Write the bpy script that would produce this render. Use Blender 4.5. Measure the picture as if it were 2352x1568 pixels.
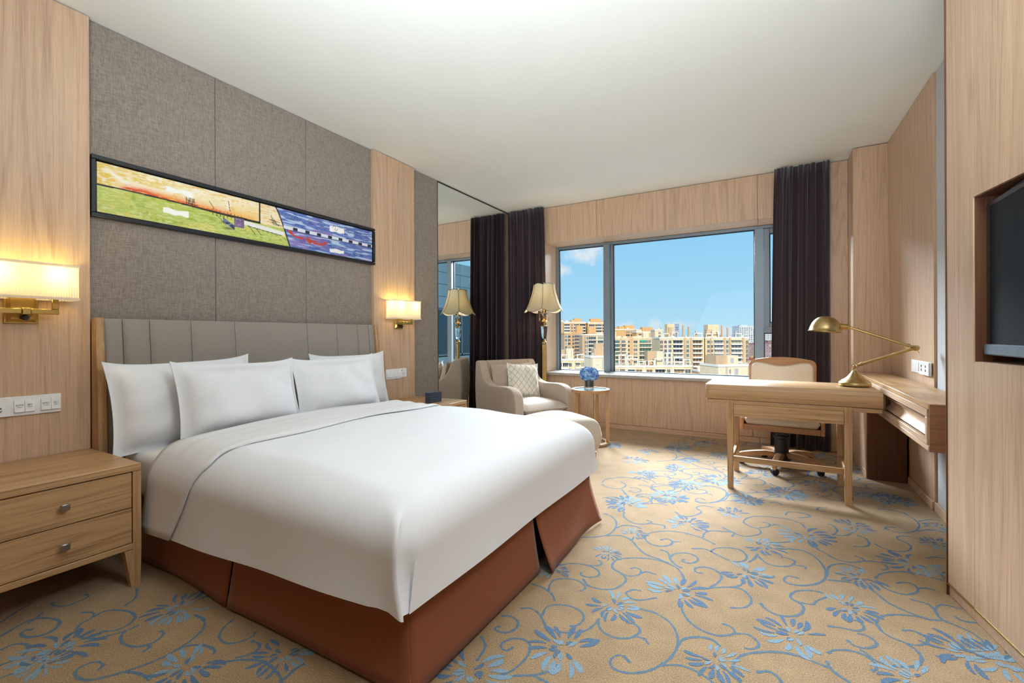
import bpy, bmesh, math, random
import numpy as np
from mathutils import Vector, Matrix, Euler
random.seed(7)
for o in list(bpy.data.objects): bpy.data.objects.remove(o)
SC = bpy.context.scene
COL = SC.collection
PI = math.pi

# ------------------------------------------------------------------ camera
W_, H_ = 2352, 1568
FPX, YAW, ROLL, CX, CY, CAMH = 1043.08, math.radians(29.668), math.radians(-0.239), 1176.0, 770.72, 1.1
_fw = Vector((-math.sin(YAW), math.cos(YAW), 0)); _r0 = Vector((math.cos(YAW), math.sin(YAW), 0)); _u0 = Vector((0, 0, 1))
_rt = math.cos(ROLL)*_r0 + math.sin(ROLL)*_u0; _up = -math.sin(ROLL)*_r0 + math.cos(ROLL)*_u0
cam = bpy.data.cameras.new('camera'); camo = bpy.data.objects.new('camera', cam); COL.objects.link(camo)
M = Matrix.Identity(4)
for i in range(3): M[i][0] = _rt[i]; M[i][1] = _up[i]; M[i][2] = -_fw[i]
M[2][3] = CAMH
camo.matrix_world = M
cam.sensor_width = 36; cam.lens = FPX/W_*36; cam.sensor_fit = 'HORIZONTAL'
cam.shift_y = -(H_/2-CY)/W_
cam.clip_start = 0.05; cam.clip_end = 5000
SC.camera = camo
def ray(px, py): return _fw + _rt*((px-CX)/FPX) - _up*((py-CY)/FPX)
def on_z(px, py, z=0.0):
    r = ray(px, py); t = (z-CAMH)/r.z; return Vector((r.x*t, r.y*t, z))
def at_d(px, py, d):
    r = ray(px, py); return Vector((r.x*d, r.y*d, CAMH+r.z*d))

# ------------------------------------------------------------------ colour management, world, lights
vs = SC.view_settings
vs.view_transform = 'Standard'; vs.look = 'None'; vs.gamma = 1; vs.use_curve_mapping = False
vs.exposure = 0.0
world = bpy.data.worlds.new('sky'); SC.world = world; world.use_nodes = True
nt = world.node_tree; nt.nodes.clear()
def N(nt, typ, **kw):
    n = nt.nodes.new(typ)
    for k, v in kw.items(): setattr(n, k, v)
    return n
out = N(nt, 'ShaderNodeOutputWorld'); bg = N(nt, 'ShaderNodeBackground')
tc = N(nt, 'ShaderNodeTexCoord'); sep = N(nt, 'ShaderNodeSeparateXYZ')
nt.links.new(tc.outputs['Generated'], sep.inputs[0])
ramp = N(nt, 'ShaderNodeValToRGB')
nt.links.new(sep.outputs['Z'], ramp.inputs[0])
el = ramp.color_ramp.elements
el[0].position = 0.0; el[0].color = (0.52, 0.78, 0.93, 1)
el[1].position = 1.0; el[1].color = (0.13, 0.40, 0.80, 1)
e = el.new(0.06); e.color = (0.42, 0.74, 0.95, 1)
e = el.new(0.25); e.color = (0.27, 0.63, 0.94, 1)
mp = N(nt, 'ShaderNodeMapping'); mp.inputs['Scale'].default_value = (3.0, 3.0, 8.0); mp.inputs['Location'].default_value = (5.3, 2.1, 1.6)
nt.links.new(tc.outputs['Generated'], mp.inputs[0])
nz = N(nt, 'ShaderNodeTexNoise'); nz.inputs['Scale'].default_value = 2.0; nz.inputs['Detail'].default_value = 6; nz.inputs['Roughness'].default_value = 0.55
nt.links.new(mp.outputs[0], nz.inputs['Vector'])
cr = N(nt, 'ShaderNodeValToRGB'); cr.color_ramp.elements[0].position = 0.68; cr.color_ramp.elements[1].position = 0.82
nt.links.new(nz.outputs['Fac'], cr.inputs[0])
nz2 = N(nt, 'ShaderNodeTexNoise'); nz2.inputs['Scale'].default_value = 26.0; nz2.inputs['Detail'].default_value = 6; nz2.inputs['Roughness'].default_value = 0.6
nt.links.new(tc.outputs['Generated'], nz2.inputs['Vector'])
cl = cr.outputs[0]
def mth(op, a, b=None, c=None):
    m = N(nt, 'ShaderNodeMath', operation=op)
    for k, x in enumerate((a, b, c)):
        if x is None: continue
        if hasattr(x, 'is_linked'): nt.links.new(x, m.inputs[k])
        else: m.inputs[k].default_value = x
    return m.outputs[0]
for (px, py, sx, sz) in ((1333, 582, .050, .024), (1292, 622, .022, .016), (1437, 748, .026, .011), (1508, 744, .014, .012), (1556, 746, .030, .012), (1680, 762, .05, .010)):
    d = ray(px, py).normalized(); hx = Vector((d.y, -d.x, 0)).normalized()
    v1 = N(nt, 'ShaderNodeVectorMath', operation='DOT_PRODUCT'); v1.inputs[1].default_value = hx; nt.links.new(tc.outputs['Generated'], v1.inputs[0])
    v2 = N(nt, 'ShaderNodeVectorMath', operation='DOT_PRODUCT'); v2.inputs[1].default_value = d; nt.links.new(tc.outputs['Generated'], v2.inputs[0])
    a = mth('DIVIDE', v1.outputs['Value'], sx); b = mth('DIVIDE', mth('SUBTRACT', sep.outputs['Z'], d.z), sz)
    r2 = mth('ADD', mth('MULTIPLY', a, a), mth('MULTIPLY', b, b))
    r2 = mth('ADD', mth('SQRT', r2), mth('MULTIPLY', mth('SUBTRACT', nz2.outputs['Fac'], .5), 3.0))
    r2 = mth('ADD', r2, mth('MULTIPLY', mth('LESS_THAN', v2.outputs['Value'], 0.0), 50.0))
    k = mth('MULTIPLY', mth('SUBTRACT', 1.15, r2), 1.1); k = mth('MINIMUM', mth('MAXIMUM', k, 0.0), 1.0)
    cl = mth('MAXIMUM', cl, mth('MULTIPLY', k, .9 if py < 700 else .55))
mx = N(nt, 'ShaderNodeMix', data_type='RGBA'); mx.inputs[7].default_value = (0.85, 0.88, 0.92, 1)
nt.links.new(cl, mx.inputs[0]); nt.links.new(ramp.outputs[0], mx.inputs[6])
nt.links.new(mx.outputs[2], bg.inputs['Color']); bg.inputs['Strength'].default_value = 1.0
nt.links.new(bg.outputs[0], out.inputs[0])
def light(name, typ, loc, energy, color=(1, 1, 1), look=None, size=None, sizey=None, parent=None, radius=None, spread=None):
    l = bpy.data.lights.new(name, typ); l.energy = energy; l.color = color
    o = bpy.data.objects.new(name, l); COL.objects.link(o); o.location = loc
    if look is not None:
        o.rotation_euler = (Vector(look)-Vector(loc)).to_track_quat('-Z', 'Y').to_euler()
    if size:
        l.shape = 'RECTANGLE'; l.size = size; l.size_y = sizey or size
    if radius: l.shadow_soft_size = radius
    if spread: l.spread = spread
    if parent: o.parent = parent
    return o
sun = light('sun', 'SUN', (30, -40, 60), 4.1, (1.0, 0.88, 0.68)); sun.data.angle = math.radians(0.6)
sun.rotation_euler = Vector((-0.20, 0.85, -0.55)).to_track_quat('-Z', 'Y').to_euler()
light('window_fill_light', 'AREA', (-3.6, 11.5, 5.35), 7000, (0.82, 0.91, 1.0), look=(-1.6, 4.0, 1.6), size=6.6, sizey=2.8)  # unseen area lamp added high outside to strengthen the daylight indoors
light('ceiling_bounce_fill', 'AREA', (-0.35, 0.05, 1.62), 66, (0.79, 0.90, 1.0), look=(-0.8, 1.35, 2.75), size=2.2, sizey=1.3, spread=math.radians(125))  # fill lamp added near the camera, out of view, aimed at the ceiling
light('side_fill_light', 'AREA', (0.66, 1.05, 2.45), 25, (0.82, 0.92, 1.0), look=(-1.6, 2.2, 0.6), size=0.9, sizey=0.5)  # added fill by the right wall, out of view, brightens the bed foot

# ------------------------------------------------------------------ mesh helpers
class MB:
    def __init__(s): s.v = []; s.f = []
    def add(s, vs, fs):
        n = len(s.v); s.v += [tuple(p) for p in vs]; s.f += [tuple(i+n for i in f) for f in fs]; return s
    def box(s, x0, x1, y0, y1, z0, z1):
        v = [(x, y, z) for z in (z0, z1) for y in (y0, y1) for x in (x0, x1)]
        return s.add(v, [(0, 2, 3, 1), (4, 5, 7, 6), (0, 1, 5, 4), (2, 6, 7, 3), (0, 4, 6, 2), (1, 3, 7, 5)])
    def rbox(s, x0, x1, y0, y1, z0, z1, r=0.004, seg=1):
        bm = bmesh.new(); bmesh.ops.create_cube(bm, size=1)
        for v in bm.verts:
            v.co = Vector(((x0+x1)/2+v.co.x*(x1-x0), (y0+y1)/2+v.co.y*(y1-y0), (z0+z1)/2+v.co.z*(z1-z0)))
        bmesh.ops.bevel(bm, geom=bm.edges[:], offset=r, segments=seg, profile=0.5, affect='EDGES')
        return s.bm(bm)
    def bm(s, bm):
        bm.verts.index_update(); s.add([v.co for v in bm.verts], [[v.index for v in f.verts] for f in bm.faces]); bm.free(); return s
    def prism(s, poly, axis, a, b, r=0, seg=1):
        # poly: 2D points in the two remaining axes (order x,y,z without axis)
        bm = bmesh.new()
        def P(p, t):
            q = list(p); q.insert('xyz'.index(axis), t); return bm.verts.new(q)
        A = [P(p, a) for p in poly]; B = [P(p, b) for p in poly]; n = len(poly)
        bm.faces.new(A); bm.faces.new(B[::-1])
        for i in range(n): bm.faces.new((A[i], B[i], B[(i+1) % n], A[(i+1) % n]))
        bmesh.ops.recalc_face_normals(bm, faces=bm.faces[:])
        if r:
            ed = [e for e in bm.edges if len({v.co['xyz'.index(axis)] for v in e.verts}) == 1]
            bmesh.ops.bevel(bm, geom=ed, offset=r, segments=seg, profile=0.5, affect='EDGES')
        return s.bm(bm)
    def lathe(s, prof, c=(0, 0, 0), n=24, axis=None, cap=True):
        # prof: (radius, z) list
        V = []; F = []; k = len(prof)
        Q = Vector((0, 0, 1)).rotation_difference(Vector(axis)) if axis is not None else None
        for r, z in prof:
            for i in range(n):
                a = 2*PI*i/n; p = Vector((r*math.cos(a), r*math.sin(a), z))
                if Q: p = Q @ p
                V.append(p+Vector(c))
        for j in range(k-1):
            for i in range(n):
                F.append((j*n+i, j*n+(i+1) % n, (j+1)*n+(i+1) % n, (j+1)*n+i))
        if cap:
            F.append(tuple(range(n))[::-1]); F.append(tuple((k-1)*n+i for i in range(n)))
        return s.add(V, F)
    def tube(s, pts, r, n=8, cap=True):
        pts = [Vector(p) for p in pts]; V = []; F = []
        m = len(pts); rr = r if isinstance(r, (list, tuple)) else [r]*m
        up = None
        for j in range(m):
            t = (pts[min(j+1, m-1)]-pts[max(j-1, 0)]).normalized()
            if up is None:
                up = t.orthogonal().normalized()
            up = (up-t*up.dot(t)).normalized(); w = t.cross(up)
            for i in range(n):
                a = 2*PI*i/n; V.append(pts[j]+(up*math.cos(a)+w*math.sin(a))*rr[j])
        for j in range(m-1):
            for i in range(n): F.append((j*n+i, j*n+(i+1) % n, (j+1)*n+(i+1) % n, (j+1)*n+i))
        if cap: F.append(tuple(range(n))[::-1]); F.append(tuple((m-1)*n+i for i in range(n)))
        return s.add(V, F)
    def bar(s, a, b, w, h=None, up=(0, 0, 1)):
        a = Vector(a); b = Vector(b); t = (b-a).normalized(); u = Vector(up); sd = t.cross(u).normalized(); u = sd.cross(t)
        h = h or w; V = []
        for p in (a, b):
            for i, j in ((-1, -1), (1, -1), (1, 1), (-1, 1)): V.append(p+sd*i*w/2+u*j*h/2)
        return s.add(V, [(0, 3, 2, 1), (4, 5, 6, 7), (0, 1, 5, 4), (1, 2, 6, 5), (2, 3, 7, 6), (3, 0, 4, 7)])
    def grid(s, rows, closed=False):
        n = len(rows[0]); V = [p for r in rows for p in r]; F = []
        for j in range(len(rows)-1):
            for i in range(n if closed else n-1):
                F.append((j*n+i, j*n+(i+1) % n, (j+1)*n+(i+1) % n, (j+1)*n+i))
        return s.add(V, F)
    def xf(s, m): s.v = [tuple(m @ Vector(p)) for p in s.v]; return s
    def mesh(s, name, mat=None, smooth=40):
        me = bpy.data.meshes.new(name); me.from_pydata(s.v, [], s.f)
        bm = bmesh.new(); bm.from_mesh(me); bmesh.ops.recalc_face_normals(bm, faces=bm.faces[:]); bm.to_mesh(me); bm.free()
        if mat: me.materials.append(mat)
        if smooth:
            me.shade_smooth(); me.set_sharp_from_angle(angle=math.radians(smooth))
        me.update(); return me
def link(name, me, parent=None, loc=None, rz=0):
    o = bpy.data.objects.new(name, me); COL.objects.link(o)
    if parent: o.parent = parent
    if loc is not None: o.location = loc
    if rz: o.rotation_euler = (0, 0, rz)
    return o
def wloc(o):
    return Vector((0, 0, 0)) if o is None else (o.location if o.parent is None else o.location+wloc(o.parent))
def part(name, mb, mat, parent=None, smooth=40, world=False, label=None):
    if world and parent is not None:
        L = wloc(parent); mb.v = [(p[0]-L.x, p[1]-L.y, p[2]-L.z) for p in mb.v]
    o = link(name, mb.mesh(name, mat, smooth), parent)
    if label: o['label'] = label
    return o
def tag(o, label, cat, group=None, kind=None):
    o['label'] = label; o['category'] = cat
    if group: o['group'] = group
    if kind: o['kind'] = kind
    return o
def thing(name, label, cat, loc=(0, 0, 0), rz=0, group=None):
    o = bpy.data.objects.new(name, None); COL.objects.link(o); o.location = loc; o.rotation_euler = (0, 0, rz)
    o.empty_display_size = 0.1
    return tag(o, label, cat, group)
def structure(name, mb=None, mat=None, smooth=40):
    if mb is None:
        o = bpy.data.objects.new(name, None); COL.objects.link(o); o.empty_display_size = 0.1
    else: o = part(name, mb, mat, None, smooth)
    o['kind'] = 'structure'; return o
def solidify(o, t, off=0):
    m = o.modifiers.new('thickness', 'SOLIDIFY'); m.thickness = t; m.offset = off; return o
def subsurf(o, lv=1):
    m = o.modifiers.new('smooth', 'SUBSURF'); m.levels = lv; m.render_levels = lv; return o

# ------------------------------------------------------------------ materials
def srgb(r, g, b):
    f = lambda c: (c/255/12.92 if c/255 <= .04045 else ((c/255+.055)/1.055)**2.4)
    return (f(r), f(g), f(b), 1)
def base(name, col, rough=0.5, metal=0, spec=0.5):
    m = bpy.data.materials.new(name); m.use_nodes = True; nt = m.node_tree; b = nt.nodes['Principled BSDF']
    b.inputs['Base Color'].default_value = col; b.inputs['Roughness'].default_value = rough; b.inputs['Metallic'].default_value = metal
    b.inputs['Specular IOR Level'].default_value = spec
    return m, nt, b
def coord(nt, scale, src='Object', rot=None):
    t = N(nt, 'ShaderNodeTexCoord'); m = N(nt, 'ShaderNodeMapping'); m.inputs['Scale'].default_value = scale
    if rot: m.inputs['Rotation'].default_value = rot
    nt.links.new(t.outputs[src], m.inputs[0]); return m.outputs[0]
def noise(nt, vec, scale=1, detail=3, rough=.5, dist=0):
    n = N(nt, 'ShaderNodeTexNoise'); n.inputs['Scale'].default_value = scale; n.inputs['Detail'].default_value = detail
    n.inputs['Roughness'].default_value = rough; n.inputs['Distortion'].default_value = dist
    nt.links.new(vec, n.inputs['Vector']); return n.outputs['Fac']
def rampn(nt, fac, stops):
    r = N(nt, 'ShaderNodeValToRGB'); e = r.color_ramp.elements
    e[0].position, e[0].color = stops[0]; e[1].position, e[1].color = stops[-1]
    for p, c in stops[1:-1]:
        k = e.new(p); k.color = c
    nt.links.new(fac, r.inputs[0]); return r.outputs[0]
def mixc(nt, fac, a, b, mode='MIX'):
    m = N(nt, 'ShaderNodeMix', data_type='RGBA', blend_type=mode)
    for i, x in ((0, fac), (6, a), (7, b)):
        if hasattr(x, 'links') or hasattr(x, 'is_linked'): nt.links.new(x, m.inputs[i])
        else: m.inputs[i].default_value = x
    return m.outputs[2]
def math_(nt, op, a, b=None):
    m = N(nt, 'ShaderNodeMath', operation=op)
    for i, x in enumerate((a, b)):
        if x is None: continue
        if hasattr(x, 'is_linked'): nt.links.new(x, m.inputs[i])
        else: m.inputs[i].default_value = x
    return m.outputs[0]
def bump(nt, b, h, strength=.2, dist=.002):
    n = N(nt, 'ShaderNodeBump'); n.inputs['Strength'].default_value = strength; n.inputs['Distance'].default_value = dist
    nt.links.new(h, n.inputs['Height']); nt.links.new(n.outputs[0], b.inputs['Normal'])
def mul(c, k): return (min(c[0]*k, 1), min(c[1]*k, 1), min(c[2]*k, 1), 1)
def wood(name, col, axis='z', rough=0.42, contrast=1.0, spec=0.4):
    m, nt, b = base(name, col, rough, spec=spec)
    def sc(ac, al): return {'z': (ac, ac, al), 'x': (al, ac, ac), 'y': (ac, al, ac)}[axis]
    n1 = noise(nt, coord(nt, sc(4.6, .24)), 1, 1.0, .5, .15)              # broad field whose contours make the cathedral figure
    rings = math_(nt, 'MULTIPLY', math_(nt, 'ADD', math_(nt, 'SINE', math_(nt, 'MULTIPLY', n1, 105.0)), 1.0), .5)
    rings = math_(nt, 'POWER', rings, 4.0)
    fib = noise(nt, coord(nt, sc(420, 9)), 1.0, 2, .7)
    pore = noise(nt, coord(nt, sc(150, 3.2)), 1.0, 2, .6)
    band = noise(nt, coord(nt, sc(16, .25)), 1.0, 2, .6)
    k = math_(nt, 'MULTIPLY', rings, .23)
    k = math_(nt, 'ADD', k, math_(nt, 'MULTIPLY', math_(nt, 'SUBTRACT', fib, .5), .85))
    k = math_(nt, 'ADD', k, math_(nt, 'MULTIPLY', math_(nt, 'SUBTRACT', pore, .5), 1.1))
    k = math_(nt, 'ADD', k, math_(nt, 'MULTIPLY', math_(nt, 'SUBTRACT', band, .5), .55))
    k = math_(nt, 'ADD', k, .32)
    dark = (col[0]*(1-.42*contrast), col[1]*(1-.50*contrast), col[2]*(1-.56*contrast), 1)
    c = rampn(nt, k, [(.1, mul(col, 1.14)), (.38, col), (1.0, dark)])
    nt.links.new(c, b.inputs['Base Color']); bump(nt, b, pore, .06, .001)
    return m
def fabric(name, c1, c2, scale=700, stretch=(1, 1, .15), rough=.9, bumpk=.3, stretch2=None, big=0.0):
    m, nt, b = base(name, c1, rough, spec=.15)
    a = noise(nt, coord(nt, tuple(scale*s for s in stretch)), 1, 2, .6)
    s2 = stretch2 or (stretch[0]*.15+.0, stretch[1]*.15, 1)
    c = noise(nt, coord(nt, tuple(scale*s for s in s2)), 1, 2, .6)
    k = math_(nt, 'MULTIPLY', math_(nt, 'ADD', a, c), .5)
    nt.links.new(rampn(nt, k, [(.38, c1), (.62, c2)]), b.inputs['Base Color']); bump(nt, b, k, bumpk, .001)
    b.inputs['Sheen Weight'].default_value = .15
    return m
def plain(name, col, rough=.5, metal=0, spec=.5, var=.06, scale=30):
    m, nt, b = base(name, col, rough, metal, spec)
    n = noise(nt, coord(nt, (scale,)*3), 1, 3)
    nt.links.new(rampn(nt, n, [(.3, mul(col, 1-var)), (.7, mul(col, 1+var))]), b.inputs['Base Color'])
    return m
OAK = srgb(200, 168, 139); OAKD = srgb(184, 146, 104); OAKC = srgb(184, 138, 98)
Mt = {}
for ax in 'xyz':
    Mt['wall'+ax] = wood('pale_oak_veneer_'+ax, OAK, ax, .42, .72)
    Mt['oak'+ax] = wood('golden_oak_'+ax, OAKD, ax, .38, 1.45)
    Mt['chairoak'+ax] = wood('warm_oak_'+ax, OAKC, ax, .4, .8)
    Mt['wal'+ax] = wood('dark_brown_wood_'+ax, srgb(104, 68, 46), ax, .45, 1.0)
Mt['endx'] = wood('mid_walnut', srgb(140, 98, 68), 'x', .42, .9)
Mt['fabric_wall'] = fabric('grey_woven_wallcovering', srgb(124, 113, 104), srgb(160, 147, 136), 360, (1, .10, 1), stretch2=(1, 1, .07), bumpk=.12)
Mt['fabric_grey'] = fabric('pale_grey_wallcovering', srgb(165, 165, 166), srgb(205, 205, 206), 520, (1, .4, 1), stretch2=(1, 1, .4))
Mt['ceiling'] = plain('white_ceiling_paint', srgb(236, 236, 228), .9, spec=.1, var=.012, scale=3)
Mt['plaster'] = plain('warm_white_paint', srgb(225, 215, 200), .9, var=.02)
Mt['frame'] = plain('grey_aluminium', srgb(128, 140, 148), .45, .35, var=.03)
Mt['gasket'] = plain('black_rubber', srgb(24, 28, 34), .6)
Mt['sill'] = plain('grey_stone_sill', srgb(170, 165, 158), .22, var=.18, scale=90)
Mt['linen'] = plain('white_cotton', srgb(232, 232, 234), .75, spec=.2, var=.01, scale=8)
Mt['sheet'] = plain('white_percale', srgb(228, 226, 226), .75, spec=.2, var=.01, scale=8)
Mt['skirt'] = fabric('rust_brown_fabric', srgb(136, 78, 48), srgb(150, 90, 58), 900, (1, 1, .3))
Mt['channel'] = fabric('grey_taupe_upholstery', srgb(146, 137, 127), srgb(160, 150, 140), 900, (1, 1, .3), rough=.6)
Mt['black'] = plain('black_plastic', srgb(28, 28, 30), .45)
Mt['dark'] = plain('dark_cavity_board', srgb(30, 24, 22), .8)
Mt['chrome'] = plain('brushed_nickel', srgb(170, 168, 165), .3, 1)
Mt['brass'] = plain('satin_brass', srgb(200, 168, 98), .3, 1, var=.05)
Mt['abrass'] = plain('antique_brass', srgb(178, 152, 102), .36, 1, var=.08)
Mt['white'] = plain('white_plastic', srgb(236, 236, 236), .35)
Mt['ink'] = plain('grey_print', srgb(80, 80, 84), .7)
Mt['curtain'] = fabric('dark_plum_velvet', srgb(44, 31, 37), srgb(62, 47, 53), 600, (1, 1, .1), rough=.85)
Mt['curtain'].node_tree.nodes['Principled BSDF'].inputs['Sheen Weight'].default_value = .25
Mt['armfab'] = fabric('beige_tweed', srgb(170, 150, 133), srgb(198, 179, 161), 420, (1, 1, .25), stretch2=(.25, .25, 1))
Mt['cushfab'] = fabric('pale_beige_seat_fabric', srgb(190, 176, 160), srgb(208, 196, 182), 420, (1, 1, .25))
Mt['leather'] = plain('cream_leather', srgb(222, 206, 184), .45, var=.02)
Mt['clock'] = fabric('charcoal_wood_grain', srgb(46, 54, 66), srgb(66, 74, 88), 160, (1, .1, 1))
Mt['screen'] = plain('black_glass_screen', srgb(20, 21, 23), .5, spec=.12)
Mt['bezel'] = plain('gloss_black_bezel', srgb(26, 24, 26), .25)
Mt['tvbar'] = plain('blue_grey_metal_bar', srgb(110, 128, 142), .4, .4)
Mt['steel'] = plain('dark_mirror_edge', srgb(70, 58, 52), .4, .5)
Mt['frame_pic'] = plain('black_lacquer_frame', srgb(30, 32, 38), .35)
def mirror_mat():
    m, nt, b = base('mirror_glass', (.86, .90, .89, 1), .0, 1); return m
Mt['mirror'] = mirror_mat()
def glass_pane():
    m = bpy.data.materials.new('window_glass'); m.use_nodes = True; nt = m.node_tree; nt.nodes.clear()
    o = N(nt, 'ShaderNodeOutputMaterial'); t = N(nt, 'ShaderNodeBsdfTransparent'); g = N(nt, 'ShaderNodeBsdfGlossy'); mx = N(nt, 'ShaderNodeMixShader'); f = N(nt, 'ShaderNodeFresnel')
    t.inputs[0].default_value = (.96, .98, .985, 1); g.inputs['Roughness'].default_value = .01; f.inputs[0].default_value = 1.12
    nt.links.new(f.outputs[0], mx.inputs[0]); nt.links.new(t.outputs[0], mx.inputs[1]); nt.links.new(g.outputs[0], mx.inputs[2]); nt.links.new(mx.outputs[0], o.inputs[0])
    return m
Mt['glass'] = glass_pane()
def crystal():
    m, nt, b = base('clear_crystal', (.97, .99, 1, 1), .02); b.inputs['Transmission Weight'].default_value = 1; b.inputs['IOR'].default_value = 1.45; return m
Mt['crystal'] = crystal()
def shade(name, col, tr=.55):
    m = bpy.data.materials.new(name); m.use_nodes = True; nt = m.node_tree; nt.nodes.clear()
    o = N(nt, 'ShaderNodeOutputMaterial'); d = N(nt, 'ShaderNodeBsdfDiffuse'); t = N(nt, 'ShaderNodeBsdfTranslucent'); mx = N(nt, 'ShaderNodeMixShader')
    n = noise(nt, coord(nt, (300, 300, 300)), 1, 2); c = rampn(nt, n, [(.3, mul(col, .96)), (.7, col)])
    nt.links.new(c, d.inputs[0]); nt.links.new(c, t.inputs[0]); mx.inputs[0].default_value = tr
    nt.links.new(d.outputs[0], mx.inputs[1]); nt.links.new(t.outputs[0], mx.inputs[2]); nt.links.new(mx.outputs[0], o.inputs[0]); return m
Mt['shade_white'] = shade('pleated_white_silk', srgb(244, 236, 226), .5)
Mt['shade_cream'] = shade('cream_silk_shade', srgb(212, 202, 172), .35)
Mt['shade_lining'] = shade('white_shade_lining', srgb(245, 240, 230), .3)
def carpet_mat(name, col, var):
    m, nt, b = base(name, col, .95, spec=.1)
    a = noise(nt, coord(nt, (230, 230, 230)), 1, 3, .7); c = noise(nt, coord(nt, (9, 9, 9)), 1, 2)
    k = math_(nt, 'ADD', math_(nt, 'MULTIPLY', a, .85), math_(nt, 'MULTIPLY', c, .15))
    nt.links.new(rampn(nt, k, [(.34, mul(col, 1-var)), (.5, col), (.66, mul(col, 1+var*1.1))]), b.inputs['Base Color'])
    bump(nt, b, a, .5, .004); b.inputs['Sheen Weight'].default_value = .2
    return m
CARP = srgb(158, 130, 95)
Mt['carpet'] = carpet_mat('tan_carpet', CARP, .5)
def weave_mat(name, col):
    m, nt, b = base(name, col, .95, spec=.1)
    a = noise(nt, coord(nt, (230, 230, 230)), 1, 3, .7)
    g = noise(nt, coord(nt, (330, 330, 330)), 1, 2, .7)
    c0 = rampn(nt, a, [(.34, mul(col, .75)), (.66, mul(col, 1.25))])
    f = rampn(nt, g, [(.50, (0, 0, 0, 1)), (.64, (1, 1, 1, 1))])
    nt.links.new(mixc(nt, f, c0, mul(CARP, .95)), b.inputs['Base Color']); bump(nt, b, a, .5, .004)
    return m
Mt['vine'] = weave_mat('blue_carpet_yarn', srgb(76, 118, 146))
Mt['petal_dark'] = weave_mat('mid_blue_carpet_yarn', srgb(66, 114, 152))
Mt['petal_light'] = weave_mat('pale_blue_carpet_yarn', srgb(122, 160, 184))

# ------------------------------------------------------------------ room shell
ZC = 2.728
XB, XP = -3.024, -2.99          # fabric wall face, wood panel face
YW = 5.25                       # window wall face
floor = structure('floor', MB().box(-3.2, 3.2, -1.75, 5.75, -.12, 0), Mt['carpet'])
ceiling = structure('ceiling', MB().box(-3.2, 3.2, -1.75, 5.95, ZC, ZC+.15), Mt['ceiling'])

wl = structure('wall_left', MB().box(-3.2, XB-.03, -1.75, 5.6, 0, ZC), Mt['plaster'])
g = .0015
for a, b_ in ((.941, 1.557), (1.557, 2.196), (2.196, 2.832)):
    part('fabric_panel', MB().rbox(XB-.03, XB, a+g, b_-g, .0, ZC-.004, .002), Mt['fabric_wall'], wl)
part('fabric_panel', MB().rbox(XB-.03, XB, 3.351, 3.742, 0, ZC-.003, .002), Mt['fabric_wall'], wl)
part('wood_panel', MB().rbox(XB-.03, XP, 2.834, 3.351, 0, ZC-.006, .002), Mt['wallz'], wl)
part('wood_panel', MB().rbox(XB-.03, XP, -.28, .941, 0, ZC-.006, .002), Mt['wallz'], wl)
part('wood_panel', MB().rbox(XB-.03, XP, -1.6, -.284, 0, ZC-.006, .002), Mt['wallz'], wl)
mir = thing('wall_mirror', 'full-height wall mirror between grey fabric strip and dark curtain', 'mirror', (XB, 4.49, 0))
part('mirror_glass', MB().box(XB-.025, XB-.006, 3.750, 5.2385, .002, ZC-.014), Mt['mirror'], mir, world=True)
part('edge_trim', MB().box(XB-.025, XB+.001, 3.7425, 3.7495, .0, ZC-.006).box(XB-.025, XB+.001, 3.7425, 5.2385, ZC-.013, ZC-.005).box(XB-.025, XB+.004, 5.239, 5.248, 0, ZC-.006), Mt['steel'], mir, world=True)

# window wall, header, reveals
wb = structure('wall_back', MB().box(-3.2, -2.53, YW+.03, 5.75, 0, ZC).box(.62, 3.2, YW+.03, 5.75, 0, ZC).box(-2.53, .62, YW+.03, 5.75, 0, .58).box(-2.53, .62, YW+.03, 5.75, 2.31, ZC), Mt['plaster'])
ZH = 2.278
for a, b_ in ((-3.02, -1.816), (-1.816, -.111), (-.111, .62)):
    part('header_panel', MB().rbox(a+g, b_-g, YW, YW+.03, ZH, ZC-.005, .002), Mt['wallz'], wb)
    a2 = max(a, -2.53); 
    part('soffit_panel', MB().rbox(a2+g, b_-g, YW+.031, 5.66, ZH, ZH+.03, .002), Mt['wallx'], wb)
part('reveal_panel', MB().rbox(-2.53, -2.50, YW, 5.66, .64, ZH-.001, .002), Mt['wallz'], wb)
part('reveal_panel', MB().rbox(.60, .62, YW, 5.66, .64, ZH-.001, .002), Mt['wallz'], wb)
part('wood_panel', MB().rbox(-3.02, -2.503, YW, YW+.03, .0, ZH-.001, .002), Mt['wallz'], wb)
part('wood_panel', MB().rbox(.489, .629, YW-.025, YW+.03, .0, ZC-.005, .002), Mt['wallz'], wb)
for a, b_ in ((-2.50, -1.70), (-1.70, -.16), (-.16, .488)):
    part('apron_panel', MB().rbox(a+g, b_-g, YW+.012, YW+.03, .055, .60, .002), Mt['wallz'], wb)
bb = structure('baseboard_back')
for a, b_ in ((-3.0, -1.70), (-1.70, -.10), (-.10, .488)):
    part('skirting_board', MB().rbox(a+g, b_-g, YW, YW+.012, 0, .052, .002), Mt['wallx'], bb)

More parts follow.
